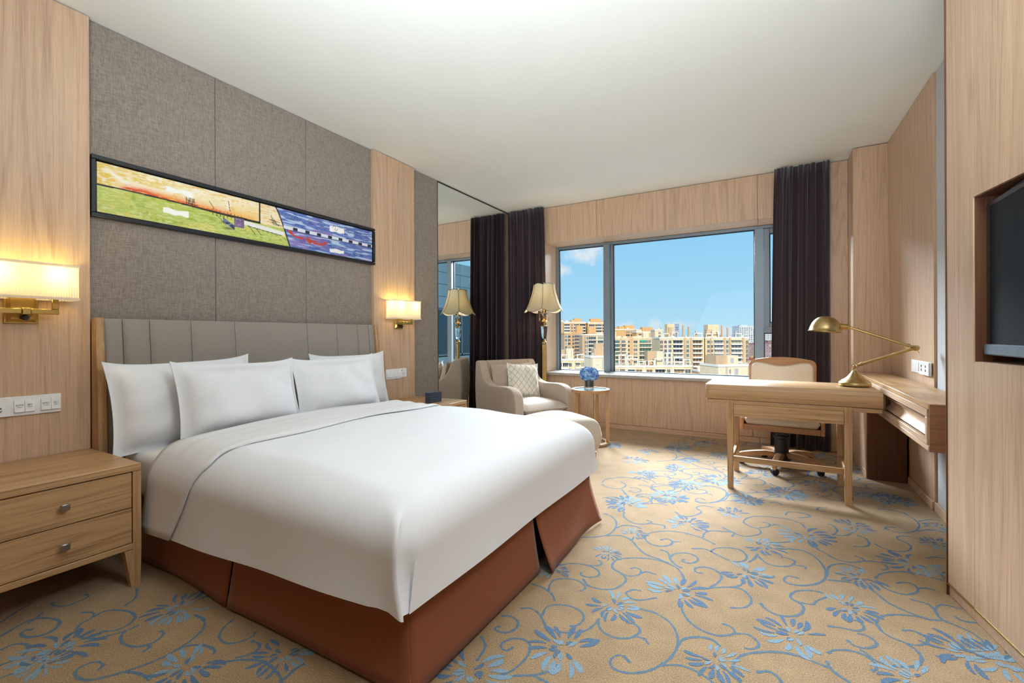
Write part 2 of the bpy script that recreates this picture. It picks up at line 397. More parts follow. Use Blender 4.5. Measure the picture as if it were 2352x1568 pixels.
win = structure('window_1')
part('window_sill', MB().rbox(-2.53, .60, YW-.05, 5.585, .603, .637, .004), Mt['sill'], win)
FY0, FY1 = 5.585, 5.655
def fr(name, x0, x1, z0, z1, y0=FY0, y1=FY1): return part(name, MB().rbox(x0, x1, y0, y1, z0, z1, .003), Mt['frame'], win)
fr('window_frame', -2.50, -2.462, .62, ZH-.002); fr('window_frame', -2.462, .60, .606, .640, 5.59); fr('window_frame', -2.462, .60, 2.244, ZH-.002)
fr('mullion', -1.835, -1.755, .640, 2.244, 5.555); fr('mullion', -1.754, -1.722, .640, 2.244, 5.60)
fr('mullion', -.150, -.064, .640, 2.244, 5.56); fr('window_frame', .555, .60, .640, 2.244)
fr('transom', -.064, .555, 1.118, 1.172); 
# casement sash on the right
for nm, x0, x1, z0, z1 in (('sash_stile', -.062, -.008, 1.174, 2.242), ('sash_stile', .50, .553, 1.174, 2.242), ('sash_rail', -.008, .50, 1.174, 1.228), ('sash_rail', -.008, .50, 2.188, 2.242)):
    fr(nm, x0, x1, z0, z1, 5.60, 5.65)
for x0, x1, z0, z1 in ((-2.462, -1.835, .640, 2.244), (-1.722, -.150, .640, 2.244), (-.008, .50, 1.228, 2.188), (-.064, .555, .640, 1.118)):
    part('glass_pane', MB().box(x0+.008, x1-.008, 5.626, 5.632, z0+.008, z1-.008), Mt['glass'], win, smooth=0)
    w = .009
    part('gasket', MB().box(x0, x0+w, 5.615, 5.64, z0, z1).box(x1-w, x1, 5.615, 5.64, z0, z1).box(x0+w, x1-w, 5.615, 5.64, z0, z0+w).box(x0+w, x1-w, 5.615, 5.64, z1-w, z1), Mt['gasket'], win)

# right side: far return column, side wall, fabric strip
wr = structure('wall_right', MB().box(.925, 3.2, 2.4, 5.28, 0, ZC), Mt['plaster'])
part('wood_column', MB().rbox(.629, .92, 4.925, YW-.027, 0, ZC-.008, .002), Mt['wallz'], wr)
part('wood_panel', MB().add([(.884, 3.762, 0), (.884, 4.923, 0), (.884, 3.762, ZC-.002), (.866, 4.923, ZC-.002), (.92, 3.762, 0), (.92, 4.923, 0), (.92, 3.762, ZC-.002), (.92, 4.923, ZC-.002)],
     [(0, 1, 3, 2), (4, 6, 7, 5), (0, 4, 5, 1), (2, 3, 7, 6), (0, 2, 6, 4), (1, 5, 7, 3)]), Mt['wallz'], wr)
part('fabric_panel', MB().rbox(.897, .924, 2.45, 3.760, 0.05, ZC-.004, .002), Mt['fabric_grey'], wr)
br = structure('baseboard_right')
part('skirting_board', MB().rbox(.870, .8835, 3.755, 4.33, 0, .055, .002), Mt['wally'], br)
part('skirting_board', MB().rbox(.880, .896, 2.62, 3.75, 0, .055, .002), Mt['wally'], br)
part('skirting_board', MB().rbox(.615, .628, 4.93, YW-.03, 0, .055, .002), Mt['wally'], br)
part('skirting_board', MB().rbox(.489, .61, YW-.037, YW-.026, 0, .055, .002), Mt['wallx'], br)

# angled television wall
TA = Vector((.646, 2.572)); TD = Vector((.713-.646, 2.108-2.572)).normalized(); TN = Vector((TD.y, -TD.x))  # TN points to the room (-x)
if TN.x > 0: TN = -TN
TVM = Matrix(((TD.x, -TN.x, 0, TA.x), (TD.y, -TN.y, 0, TA.y), (0, 0, 1, 0), (0, 0, 0, 1)))   # local: s, depth into wall, z
wt = structure('wall_television')
S0, S1, ZN0, ZN1 = .194, 1.55, .99, 1.622
def tvp(name, mb, mat, parent=wt, smooth=40): return part(name, mb.xf(TVM), mat, parent, smooth)
tvp('wood_panel', MB().rbox(.0, S0, 0, .2, .052, ZC-.003, .002), Mt['wallz'])
tvp('wood_panel', MB().box(S0, S1, 0, .03, .052, ZN0).box(S0, S1, 0, .03, ZN1, ZC-.003), Mt['wallz'])
tvp('wood_panel', MB().rbox(S1, 4.3, 0, .2, .052, ZC-.003, .002), Mt['wallz'])
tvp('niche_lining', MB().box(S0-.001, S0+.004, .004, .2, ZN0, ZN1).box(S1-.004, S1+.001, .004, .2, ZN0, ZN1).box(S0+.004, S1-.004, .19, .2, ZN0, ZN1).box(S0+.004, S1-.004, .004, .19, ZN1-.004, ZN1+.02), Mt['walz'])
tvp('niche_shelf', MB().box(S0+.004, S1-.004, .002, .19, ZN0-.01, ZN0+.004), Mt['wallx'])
tvp('edge_strip', MB().rbox(-.0075, -.001, -.003, .03, 0.0, ZC-.003, .001), Mt['walz'])
tvp('edge_strip', MB().rbox(-.0135, -.008, .003, .03, 0.0, ZC-.003, .001), Mt['steel'])
bt = structure('baseboard_television')
tvp('skirting_board', MB().rbox(-.001, 4.3, .004, .03, 0, .046, .002), Mt['wallx'], bt)
tvp('metal_strip', MB().box(-.001, 4.3, -.002, .03, .046, .052), Mt['brass'], bt)
structure('wall_front', MB().box(-3.2, 3.2, -1.75, -1.6, 0, ZC), Mt['wallz'])

# ------------------------------------------------------------------ bed
BY0, BY1, BXF = .985, 2.665, -.925      # duvet sides and foot plane
bed = thing('bed', 'double bed with a rust brown pleated valance under the white duvet', 'bed', (-1.9, 1.85, 0))
part('box_base', MB().rbox(-2.89, -.98, 1.07, 2.58, .03, .30, .01), Mt['dark'], bed, world=True)
part('mattress', MB().rbox(-2.89, -1.0, 1.03, 2.62, .30, .535, .05, 4), Mt['sheet'], bed, world=True)
def panel_rows(p0, p1, nrm, z0, z1, flare, edge0=0, edge1=0, ny=26, nz=10, wav=.006, seed=0, slide=0):
    rows = []; rnd = random.Random(seed); ph = rnd.random()*6
    for j in range(nz+1):
        t = j/nz; r = []
        for i in range(ny+1):
            u = i/ny; k = (1-t)**1.6
            o = flare*k + wav*k*math.sin(u*7+ph) + edge0*k*math.exp(-u*7) + edge1*k*math.exp(-(1-u)*7)
            p = Vector(p0).lerp(Vector(p1), u)+Vector(nrm)*o-(Vector(p1)-Vector(p0)).normalized()*slide*k*(1-u)**4
            r.append((p.x, p.y, z0+(z1-z0)*t))
        rows.append(r)
    return rows
for nm, p0, p1, nr, fl, e0, e1, sd in (('valance_panel', (-.985, 1.065, 0), (-.975, 1.885, 0), (1, 0, 0), .045, 0, .0, 1), ('valance_panel', (-.975, 1.90, 0), (-.96, 2.585, 0), (1, 0, 0), .07, .035, .02, 2),
        ('valance_panel', (-.985, 1.062, 0), (-1.905, 1.062, 0), (0, -1, 0), .035, .0, .01, 3), ('valance_panel', (-1.92, 1.062, 0), (-2.885, 1.062, 0), (0, -1, 0), .025, .012, 0, 4),
        ('valance_panel', (-.96, 2.59, 0), (-2.885, 2.59, 0), (0, 1, 0), .02, 0, 0, 5)):
    o = part(nm, MB().grid(panel_rows(p0, p1, nr, .012, .36, fl, e0, e1, seed=sd, wav=0 if sd in (1, 3) else .006, slide={1: .038, 3: .048}.get(sd, 0))), Mt['skirt'], bed, world=True); solidify(o, .005)
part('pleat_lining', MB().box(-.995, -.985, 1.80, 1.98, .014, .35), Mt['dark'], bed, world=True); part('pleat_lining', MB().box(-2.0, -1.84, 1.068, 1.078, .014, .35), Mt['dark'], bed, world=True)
# headboard: two oak wings, back board, nine curved channels
hbd = thing('headboard', 'curved grey channelled headboard with oak wings on the wall behind the pillows', 'headboard', (-2.96, 1.888, 0))
def hb_front(z):   # front face x of the upholstery at height z
    t = min(max((1.19-z)/.75, 0), 1); return -2.955+.045*math.sin(t*PI/2)
zs = [.22+.97*i/14 for i in range(15)]
for ya, yb in ((.943, .978), (2.80, 2.832)):
    poly = [(-2.988, .02), (-2.988, 1.20)]+[(hb_front(z)+.014, z) for z in [1.20]+zs[::-1]]+[(hb_front(.2)+.014, .02)]
    part('headboard_wing', MB().prism(poly, 'y', ya, yb, .003), Mt['oakz'], hbd, world=True)
part('headboard_back', MB().box(-2.989, -2.972, .979, 2.799, .02, 1.185), Mt['dark'], hbd, world=True)
seams = [.979, 1.062, 1.183, 1.388, 1.640, 2.160, 2.422, 2.630, 2.745, 2.799]
for a, b_ in zip(seams[:-1], seams[1:]):
    rows = []
    nn = 16
    for z in zs+[1.197]:
        r = []
        for i in range(nn+1):
            u = i/nn; e = (1-abs(2*u-1)**7)
            top = 1 if z < 1.16 else max(0, (1.20-z)/.04)**.5
            x = hb_front(z)-.014+.014*e*top
            r.append((x, a+.0012+(b_-a-.0024)*u, z))
        rows.append(r)
    mb = MB().grid(rows); n = nn+1; k = len(rows)
    back = [[(-2.971, p[1], p[2]) for p in r] for r in (rows[0], rows[-1])]
    mb.grid([rows[-1], back[1]]); 
    mb.grid([[r[0] for r in rows], [(-2.971, r[0][1], r[0][2]) for r in rows]]); mb.grid([[r[-1] for r in rows], [(-2.971, r[-1][1], r[-1][2]) for r in rows]])
    part('headboard_channel', mb, Mt['channel'], hbd, smooth=60, world=True)

# duvet: U-shaped loops from hem to crown
def hem(x, side):
    t = (x+2.55)/1.6
    return (.205+.085*t) if side else .29
def duvet_levels():
    L = []
    for k in range(7): L.append(('drop', k/6))
    for k in range(1, 12): L.append(('arc', k/11))
    for k in range(1, 12): L.append(('in', k/11))
    return L
RX, RZ, ZT = .17, .16, .605
HX = -2.42
def crown(x, y):
    u = (y-(BY0+BY1)/2)/((BY1-BY0)/2); w = min(1, (BXF-x)/.9)
    return .0*u + .018*(1-u*u)*w + .007*math.sin(5.1*x+1.3)*math.sin(4.3*y+.7)+.005*math.sin(9*x-3.1*y)+.0025*math.sin(17*x+9*y)*math.exp(-((x+1.9)/.5)**2)
def u_loop(inset, rc, ny=26, nx=34, nc=8):
    y0, y1, xf = BY0+inset, BY1-inset, BXF-inset
    rc = max(min(rc, (y1-y0)/2-.001), .002); P = []
    for i in range(nx): P.append((HX+(xf-rc-HX)*i/nx, y0))
    for i in range(nc): a = PI/2*i/nc; P.append((xf-rc+rc*math.sin(a), y0+rc-rc*math.cos(a)))
    for i in range(ny): P.append((xf, y0+rc+(y1-y0-2*rc)*i/ny))
    for i in range(nc): a = PI/2*i/nc; P.append((xf-rc+rc*math.cos(a), y1-rc+rc*math.sin(a)))
    for i in range(nx+1): P.append((xf-rc+(HX-xf+rc)*i/nx, y1))
    return P
def crease(r, xf, y0, w, nx=34, nc=8):
    # sharp fold at the near foot corner: the side panel laps in front of the foot panel along a bowed line
    z = r[nx][2]; sz = min(1, max(0, (.575-z)/.29)); b = math.sin(PI*sz)**.8 if 0 < sz < 1 else 0
    xe = xf+.006-.030*b
    tgt = [(xe-.035, y0-.006), (xe-.014, y0-.012), (xe-.002, y0-.013), (xe+.003, y0-.008), (xe-.008, y0+.002), (xf-.012-.026*b, y0+.012), (xf-.008-.022*b, y0+.026), (xf-.004-.012*b, y0+.046)]
    for c in range(nc):
        x, y, zz = r[nx+c]; r[nx+c] = (x+(tgt[c][0]-x)*w, y+(tgt[c][1]-y)*w, zz)
    for c in range(1, 5):
        x, y, zz = r[nx-c]; lim = tgt[0][0]-.012*c
        if x > lim: r[nx-c] = (x+(lim-x)*w, y, zz)
rows = []
for kind, t in duvet_levels():
    if kind == 'drop':
        inset = -.012*(1-t)**2; P = u_loop(inset, .022+.03*t); r = []
        for x, y in P:
            side = y < BY0+.05 or y > BY1-.05
            zh = hem(x, side) if x < BXF-.1 else .29
            z = zh+(ZT-RZ-zh)*t
            w = .004*(1-t)*math.sin(x*9+y*7)
            if y < BY0+.03 and x > BXF-.05: w += 0
            r.append((x+(w if x > BXF-.05 else 0), y-(w if y < BY0+.05 else 0), z))
        crease(r, BXF-inset, BY0+inset, 1.0)
    else:
        if kind == 'arc': inset = RX*(1-math.cos(t*PI/2)); z0 = ZT-RZ+RZ*math.sin(t*PI/2); f = t*t
        else: inset = RX+((BY1-BY0)/2-RX-.0005)*t; z0 = ZT; f = 1
        P = u_loop(inset, .052+inset*.55)
        r = [(x, y, z0+f*crown(x, y)) for x, y in P]
        if kind == 'arc' and t < .62: crease(r, BXF-inset, BY0+inset, min(1, (.62-t)/.3))
    rows.append(r)
duvet = part('duvet', MB().grid(rows), Mt['linen'], None, smooth=75)
tag(duvet, 'plump white duvet draped over the double bed and its sides', 'duvet')
# folded-back sheet strip lying over the duvet top and near side
def section(x):
    P = []
    zh = hem(x, True)
    for k in range(8): t = k/7; P.append((BY0-.012*(1-t)**2-.008, zh+.004+(ZT-RZ-zh)*t))
    for k in range(1, 11): t = k/10; P.append((BY0-.006+RX*(1-math.cos(t*PI/2)), ZT-RZ+(RZ+.007)*math.sin(t*PI/2)+t*t*crown(x, BY0+.1)))
    for k in range(1, 30):
        t = k/29; y = BY0+RX+(BY1-BY0-2*RX)*t; P.append((y, ZT+.007+crown(x, y)))
    for k in range(1, 11): t = 1-k/10; P.append((BY1+.006-RX*(1-math.cos(t*PI/2)), ZT-RZ+(RZ+.007)*math.sin(t*PI/2)+t*t*crown(x, BY1-.1)))
    for k in range(1, 8): t = 1-k/7; P.append((BY1+.012*(1-t)**2+.008, zh+.004+(ZT-RZ-zh)*t))
    return P
rows = []
NSX = 14
S0s = section(-2.2)
for j in range(NSX+1):
    t = j/NSX; r = []
    for i in range(len(S0s)):
        z = S0s[i][1]; drop = max(0, (.56-z)/.35)
        xe = -2.035-.23*drop**.8+.012*math.sin(i*.35)
        xa = -2.47-.05*drop
        x = xa+(xe-xa)*t; y, zz = section(x)[i]
        puff = .004*math.sin(j*1.7+i*.25)*(1 if z > .55 else .3)+(-.006 if j in (NSX,) else 0)+.004
        r.append((x, y, zz+max(puff, -.001) if z > .55 else zz))
    rows.append(r)
fold = part('folded_sheet', MB().grid(rows), Mt['sheet'], None, smooth=75); solidify(fold, .006, 0)
fold.parent = duvet
def pillow_mb(w, h, t, seed, nx=34, ny=24, flange=.03):
    rnd = random.Random(seed); ph = [rnd.uniform(0, 6) for _ in range(8)]
    fr_, bk = [], []
    for j in range(ny+1):
        v = -1+2*j/ny; rf, rb = [], []
        for i in range(nx+1):
            u = -1+2*i/nx
            x = w/2*u*(1-.055*(1-v*v)); z = h/2*v*(1-.12*(1-u**4) if v > 0 else 1-.05*(1-u*u))
            uu = min(1, abs(u)/(1-flange*2/w)); vv = min(1, abs(v)/(1-flange*2/h))
            d = (max(0, 1-uu**3.2)*max(0, 1-vv**3.2))**.48
            wr = .5*math.sin(7*u+3*v+ph[0])*.007+math.sin(15*u*v+5*u+ph[1])*.004+math.sin(18*u-11*v+ph[2])*.003*(abs(u)+abs(v))+math.sin(26*v+9*u*u+ph[3])*.0018*abs(u)**2
            th = t/2*d*(1-.18*v)+.0025
            rf.append((th+wr*d, x, z)); rb.append((-th*.8, x, z))
        fr_.append(rf); bk.append(rb)
    mb = MB().grid(fr_).grid(bk)
    edge = lambda R: [R[0][i] for i in range(nx+1)]+[R[j][nx] for j in range(1, ny+1)]+[R[ny][i] for i in range(nx-1, -1, -1)]+[R[j][0] for j in range(ny-1, -1, -1)]
    mb.grid([edge(fr_), edge(bk)]); return mb
def pillow(label, w, h, t, seed, loc, lean, rz=0, roll=0):
    o = part('pillow', pillow_mb(w, h, t, seed), Mt['linen'], None, smooth=80)
    o.rotation_mode = 'XYZ'
    o.matrix_world = Matrix.Translation(loc) @ Matrix.Rotation(rz, 4, 'Z') @ Matrix.Rotation(-lean, 4, 'Y') @ Matrix.Rotation(roll, 4, 'X')
    tag(o, label, 'pillow', 'white pillows leaning on the headboard'); return o
pillow('white pillow at the rear left, against the headboard near the left nightstand', .72, .475, .17, 1, (-2.80, 1.30, .755), .20, 0, .02)
pillow('white pillow in front on the left half of the bed, largest in view', .70, .44, .19, 2, (-2.63, 1.50, .758), .26, .03, -.015)
pillow('white pillow in front on the right half of the bed', .69, .44, .18, 3, (-2.645, 2.180, .752), .24, -.02, .01)
pillow('white pillow mostly hidden at the rear right, its end showing by the switches', .72, .465, .15, 4, (-2.835, 2.46, .748), .16, 0, 0)

# ------------------------------------------------------------------ nightstands
def nightstand(label, x0, x1, y0, y1, zt):
    n = thing('nightstand', label, 'nightstand', ((x0+x1)/2, (y0+y1)/2, 0), group='oak nightstands beside the bed')
    P = lambda nm, mb, mt, par=None: part(nm, mb, Mt[mt], par or n, world=True)
    P('top_board', MB().rbox(x0, x1, y0, y1, zt-.032, zt, .003), 'oaky')
    P('side_panel', MB().box(x0+.01, x1-.012, y0+.006, y0+.024, .17, zt-.033), 'oakz'); P('side_panel', MB().box(x0+.01, x1-.012, y1-.024, y1-.006, .17, zt-.033), 'oakz')
    P('back_panel', MB().box(x0+.004, x0+.0095, y0+.01, y1-.01, .17, zt-.033), 'oakz'); P('bottom_board', MB().rbox(x0+.012, x1-.004, y0+.0245, y1-.0245, .17, .195, .002), 'oaky')
    for ya, yb in ((y0, y0+.026), (y1-.026, y1)):
        s = 1 if ya > y0 else 0
        foot = [(x1-.042, ya+.005 if s == 0 else ya), (x1-.004, ya)]
        for xa, xb in ((x1-.048, x1-.002), (x0+.002, x0+.05)):
            yi, yo = (ya, ya+.06) if s == 0 else (yb-.06, yb)
            v = [(xa, yi, zt-.033), (xb, yi, zt-.033), (xb, yo, zt-.033), (xa, yo, zt-.033)]
            ins = .016
            ym = (yi, yo-.026) if s == 0 else (yi+.026, yo)
            w = [(xa+.008, ym[0], 0), (xb-.008, ym[0], 0), (xb-.008, ym[1], 0), (xa+.008, ym[1], 0)]
            m_ = [(xa, yi if s == 0 else yb-.03, .168), (xb, yi if s == 0 else yb-.03, .168), (xb, yi+.03 if s == 0 else yb, .168), (xa, yi+.03 if s == 0 else yb, .168)]
            m2 = [(xa, yi, .168), (xb, yi, .168), (xb, yo, .168), (xa, yo, .168)]
            top = [(p[0], p[1], zt-.033) for p in m_]
            mb = MB().add(top+m_, [(0, 1, 2, 3), (7, 6, 5, 4), (0, 4, 5, 1), (1, 5, 6, 2), (2, 6, 7, 3), (3, 7, 4, 0)])
            mb.add(m2+w, [(0, 1, 2, 3), (7, 6, 5, 4), (0, 4, 5, 1), (1, 5, 6, 2), (2, 6, 7, 3), (3, 7, 4, 0)])
            P('leg', mb, 'oakz')
    zm = (.197+zt-.036)/2
    for za, zb in ((.198, zm-.0015), (zm+.0015, zt-.036)):
        d = P('drawer_front', MB().rbox(x1-.024, x1-.006, y0+.033, y1-.033, za, zb, .0015), 'oaky')
        yc = (y0+y1)/2
        k = MB().rbox(x1+.013, x1+.023, yc-.015, yc+.015, (za+zb)/2-.013, (za+zb)/2+.013, .003).box(x1-.0055, x1+.0135, yc-.006, yc+.006, (za+zb)/2-.006, (za+zb)/2+.006)
        kk = part('knob', k, Mt['chrome'], d)
        kk.data.transform(Matrix.Translation(-Vector(n.location)))
    return n
nightstand('oak nightstand with two drawers on the near side of the bed', -2.985, -2.435, .425, .938, .543)
nightstand('oak nightstand beyond the far side of the bed, holding the dark clock', -2.985, -2.36, 2.838, 3.325, .528)
ck = thing('desk_clock', 'small charcoal block clock on the far nightstand', 'clock', (-2.54, 3.08, .5285), -.10)
part('body', MB().rbox(-.025, .025, -.077, .077, 0, .088, .004), Mt['clock'], ck)
part('front_face', MB().rbox(.0255, .0275, -.073, .073, .005, .083, .0008), Mt['clock'], ck)

# ------------------------------------------------------------------ wall sconces
def sconce(yc, label, zs0=1.276, zs1=1.44):
    s = thing('wall_sconce', label, 'lamp', (XP, yc, 1.23), group='brass wall sconces')
    P = lambda nm, mb, mt, par=None, sm=40: part(nm, mb, Mt[mt], par or s, sm)
    z = lambda a: a-1.23
    # bevelled back plate
    mb = MB().rbox(.001, .008, -.056, .056, z(1.165), z(1.30), .002)
    a = [(.0082, -.049, z(1.172)), (.0082, .049, z(1.172)), (.0082, .049, z(1.293)), (.0082, -.049, z(1.293))]
    b = [(.021, -.036, z(1.185)), (.021, .036, z(1.185)), (.021, .036, z(1.28)), (.021, -.036, z(1.28))]
    mb.add(a+b, [(0, 1, 5, 4), (1, 2, 6, 5), (2, 3, 7, 6), (3, 0, 4, 7), (4, 5, 6, 7)]); P('back_plate', mb, 'brass')
    P('switch_knob', MB().lathe([(.009, 0), (.009, .012), (.013, .014), (.013, .022), (.010, .026)], (.021, .006, z(1.192)), 16, (1, 0, 0)), 'black')
    P('centre_bracket', MB().rbox(.022, .084, -.014, .014, z(1.205), z(1.235), .002), 'brass')
    P('cross_bar', MB().rbox(.066, .080, -.108, -.0145, z(1.208), z(1.232), .002).rbox(.066, .080, .0145, .108, z(1.208), z(1.232), .002).rbox(.066, .080, -.108, -.084, z(1.2325), z(1.284), .002).rbox(.066, .080, .084, .108, z(1.2325), z(1.284), .002), 'brass')
    # pleated box shade
    x0, x1, h = .014, .130, .163
    per = []
    def run(p, q, n):
        for i in range(n): per.append((p[0]+(q[0]-p[0])*i/n, p[1]+(q[1]-p[1])*i/n))
    run((x0, -h), (x1, -h), 24); run((x1, -h), (x1, h), 72); run((x1, h), (x0, h), 24); run((x0, h), (x0, -h), 60)
    rows = []
    for zz in (zs0, (zs0+zs1)/2, zs1):
        r = []
        for i, (x, y) in enumerate(per):
            o = .0016 if i % 2 else -.0006
            nx = 1 if x >= x1-1e-6 else (-1 if x <= x0+1e-6 else 0); ny = 1 if y >= h-1e-6 else (-1 if y <= -h+1e-6 else 0)
            r.append((x+nx*o, y+ny*o*(1 if not nx else 0), z(zz)))
        rows.append(r)
    sh = P('lamp_shade', MB().grid(rows, True), 'shade_white', sm=0)
    for za in (zs0-.001, zs1-.011):
        rr = [[(x0-.003, -h-.003), (x1+.003, -h-.003), (x1+.003, h+.003), (x0-.003, h+.003)]]
        P('shade_band', MB().grid([[(x, y, z(za)) for x, y in rr[0]], [(x, y, z(za+.012)) for x, y in rr[0]]], True), 'shade_white', sh, 0)
    for dy in (-.096, .096):
        b_ = P('bulb', MB().lathe([(.006, 0), (.013, .02), (.015, .035), (.010, .05), (.002, .056)], (.073, dy, z(1.325)), 12), 'bulb')
        P('lamp_holder', MB().lathe([(.009, 0), (.009, .04)], (.073, dy, z(1.2845)), 12), 'brass')
        light('sconce_bulb_light', 'POINT', (.073, dy, z(1.40)), 1.25, (1, .80, .22), parent=s, radius=.016)
    return s
def emit(name, col, st):
    m = bpy.data.materials.new(name); m.use_nodes = True; nt = m.node_tree; nt.nodes.clear()
    o = N(nt, 'ShaderNodeOutputMaterial'); e = N(nt, 'ShaderNodeEmission'); e.inputs[0].default_value = col; e.inputs[1].default_value = st
    nt.links.new(e.outputs[0], o.inputs[0]); return m
Mt['bulb'] = emit('warm_bulb', (1, .75, .4, 1), 12)
sconce(.695, 'lit brass sconce with pleated shade above the near nightstand')
sconce(3.125, 'lit brass sconce with pleated shade above the far nightstand', 1.255, 1.425)

# ------------------------------------------------------------------ switch plates
def text_mesh(txt, size):
    cu = bpy.data.curves.new('t', 'FONT'); cu.body = txt; cu.size = size; cu.align_x = 'CENTER'
    to = bpy.data.objects.new('t', cu); COL.objects.link(to)
    bpy.context.view_layer.update()
    me = bpy.data.meshes.new_from_object(to.evaluated_get(bpy.context.evaluated_depsgraph_get())); bpy.data.objects.remove(to); bpy.data.curves.remove(cu)
    me.materials.clear(); me.materials.append(Mt['ink']); me.name = 'printed_words'; return me
def rocker(parent, yc, zc, words=None):
    r = part('rocker_switch', MB().prism([(.0085, zc-.027), (.0175, zc-.027), (.0120, zc+.027), (.0085, zc+.027)], 'y', yc-.0165, yc+.0165, .0008), Mt['white'], parent)
    if words:
        for i, (w, s) in enumerate(words):
            o = link('printed_words', text_mesh(w, s), r)
            o.matrix_local = Matrix.Translation((.0158-(i*-.0007), yc, zc+.001-i*.0075)) @ Matrix.Rotation(math.radians(-6), 4, 'Y') @ Matrix.Rotation(PI/2, 4, 'Z') @ Matrix.Rotation(PI/2, 4, 'X')
    return r
def socket(parent, yc, zc, x=.009, kind=5):
    p = part('socket_face', MB().rbox(x, x+.004, yc-.042, yc+.042, zc-.042, zc+.042, .0015), Mt['white'], parent)
    mb = MB()
    X0, X1 = x+.0042, x+.0047
    if kind == 5:
        for dy in (-.011, 0, .011): mb.box(X0, X1, yc+dy-.0016, yc+dy+.0016, zc-.008, zc)
        for s in (-1, 1): mb.bar((X0, yc+s*.008, zc-.021), (X0, yc+s*.014, zc-.014), .003, .0006, (1, 0, 0))
        mb.box(X0, X1, yc-.022, yc-.017, zc+.016, zc+.027)
    else:
        for dy, dz in ((-.018, .02), (0, .02), (.014, .018), (-.012, -.006), (.012, -.006), (0, -.02)): mb.lathe([(.0036, 0), (.0036, .0006)], (X0, yc+dy, zc+dz), 10, (1, 0, 0))
    part('socket_holes', mb, Mt['black'], p); return p
s1 = thing('switch_panel', 'white switch and socket panel above the near nightstand', 'switch', (XP+.0005, .70, .788), group='white switch panels')
part('plate', MB().rbox(0, .008, -.30, .129, -.044, .044, .002), Mt['white'], s1)
socket(s1, -.082, 0)
rocker(s1, -.0135, 0, (('总开关', .009), ('Master', .006))); rocker(s1, .0205, 0, (('镜灯', .009), ('Mirror', .006)))
rocker(s1, .074, 0, (('阅读灯', .009), ('Reading', .006))); rocker(s1, .108, 0, (('夜灯', .009), ('Night', .006)))
s2 = thing('switch_panel', 'white switch and socket panel above the far nightstand', 'switch', (XP+.0005, 3.095, .757), group='white switch panels')
part('plate', MB().rbox(0, .008, -.133, .05, -.047, .045, .002), Mt['white'], s2)
for yy in (-.105, -.071, -.006, .028): rocker(s2, yy, 0)
socket(s2, .092, .003, .001)
s3 = thing('switch_panel', 'white switch and socket panel on the side wall above the console', 'switch', (.8765, 4.0, .878), PI, group='white switch panels')
part('plate', MB().rbox(0, .006, -.22, .225, -.045, .043, .002), Mt['white'], s3)
p = part('switch_module', MB().rbox(.0065, .009, -.21, .0, -.040, .038, .001), Mt['white'], s3); part('rocker_switch', MB().rbox(.0095, .012, -.19, -.02, -.028, .028, .001), Mt['white'], p)
p = part('socket_face', MB().rbox(.0065, .014, .008, .215, -.045, .040, .0015), Mt['white'], s3)
for dy, dz in ((.06, .012), (.15, .012), (.06, -.014), (.15, -.014)):
    part('socket_hole', MB().lathe([(.009, 0), (.009, .0006)], (.0143, dy, dz), 10, (1, 0, 0)), Mt['black'], p)

# ------------------------------------------------------------------ painting
PY0, PY1, PZ0, PZ1 = .946, 2.851, 1.718, 2.034
pic = thing('painting', 'long narrow abstract painting of green orange and blue in a black frame', 'painting', (XB, (PY0+PY1)/2, (PZ0+PZ1)/2))
PX = XB+.001
for nm, a in (('frame_rail', (PY0, PY1, PZ1-.022, PZ1)), ('frame_rail', (PY0, PY1, PZ0, PZ0+.022)), ('frame_rail', (PY0, PY0+.02, PZ0+.0222, PZ1-.0222)), ('frame_rail', (PY1-.02, PY1, PZ0+.0222, PZ1-.0222))):
    part(nm, MB().rbox(PX, PX+.034, *a, .003), Mt['frame_pic'], pic, world=True)
part('backing', MB().box(PX, PX+.005, PY0+.0205, PY1-.0205, PZ0+.0225, PZ1-.0225), Mt['black'], pic, world=True)
CY0, CY1, CZ0, CZ1 = PY0+.027, PY1-.027, PZ0+.029, PZ1-.029
NU, NV = 760, 112
U, V = np.meshgrid(np.linspace(0, 1, NU), np.linspace(0, 1, NV))
rng = np.random.default_rng(5)
def vnoise(fu, fv, seed):
    r = np.random.default_rng(seed); g_ = r.random((fv+2, fu+2)); x = U*fu; y = V*fv
    i = np.minimum(x.astype(int), fu); j = np.minimum(y.astype(int), fv); a = x-i; b_ = y-j; a = a*a*(3-2*a); b_ = b_*b_*(3-2*b_)
    return (g_[j, i]*(1-a)+g_[j, i+1]*a)*(1-b_)+(g_[j+1, i]*(1-a)+g_[j+1, i+1]*a)*b_
def lin(r, g_, b_): return np.array(srgb(r, g_, b_)[:3])
img = np.zeros((NV, NU, 3))
def over(mask, col):
    global img
    m = np.clip(mask, 0, 1)[..., None]; img = img*(1-m)+np.asarray(col)*m
ss = lambda a, b_, x: np.clip((x-a)/(b_-a), 0, 1)**2*(3-2*np.clip((x-a)/(b_-a), 0, 1))
streak = vnoise(60, 40, 1)*.5+vnoise(140, 60, 2)*.5
str2 = vnoise(30, 30, 3)*.6+vnoise(120, 14, 4)*.4
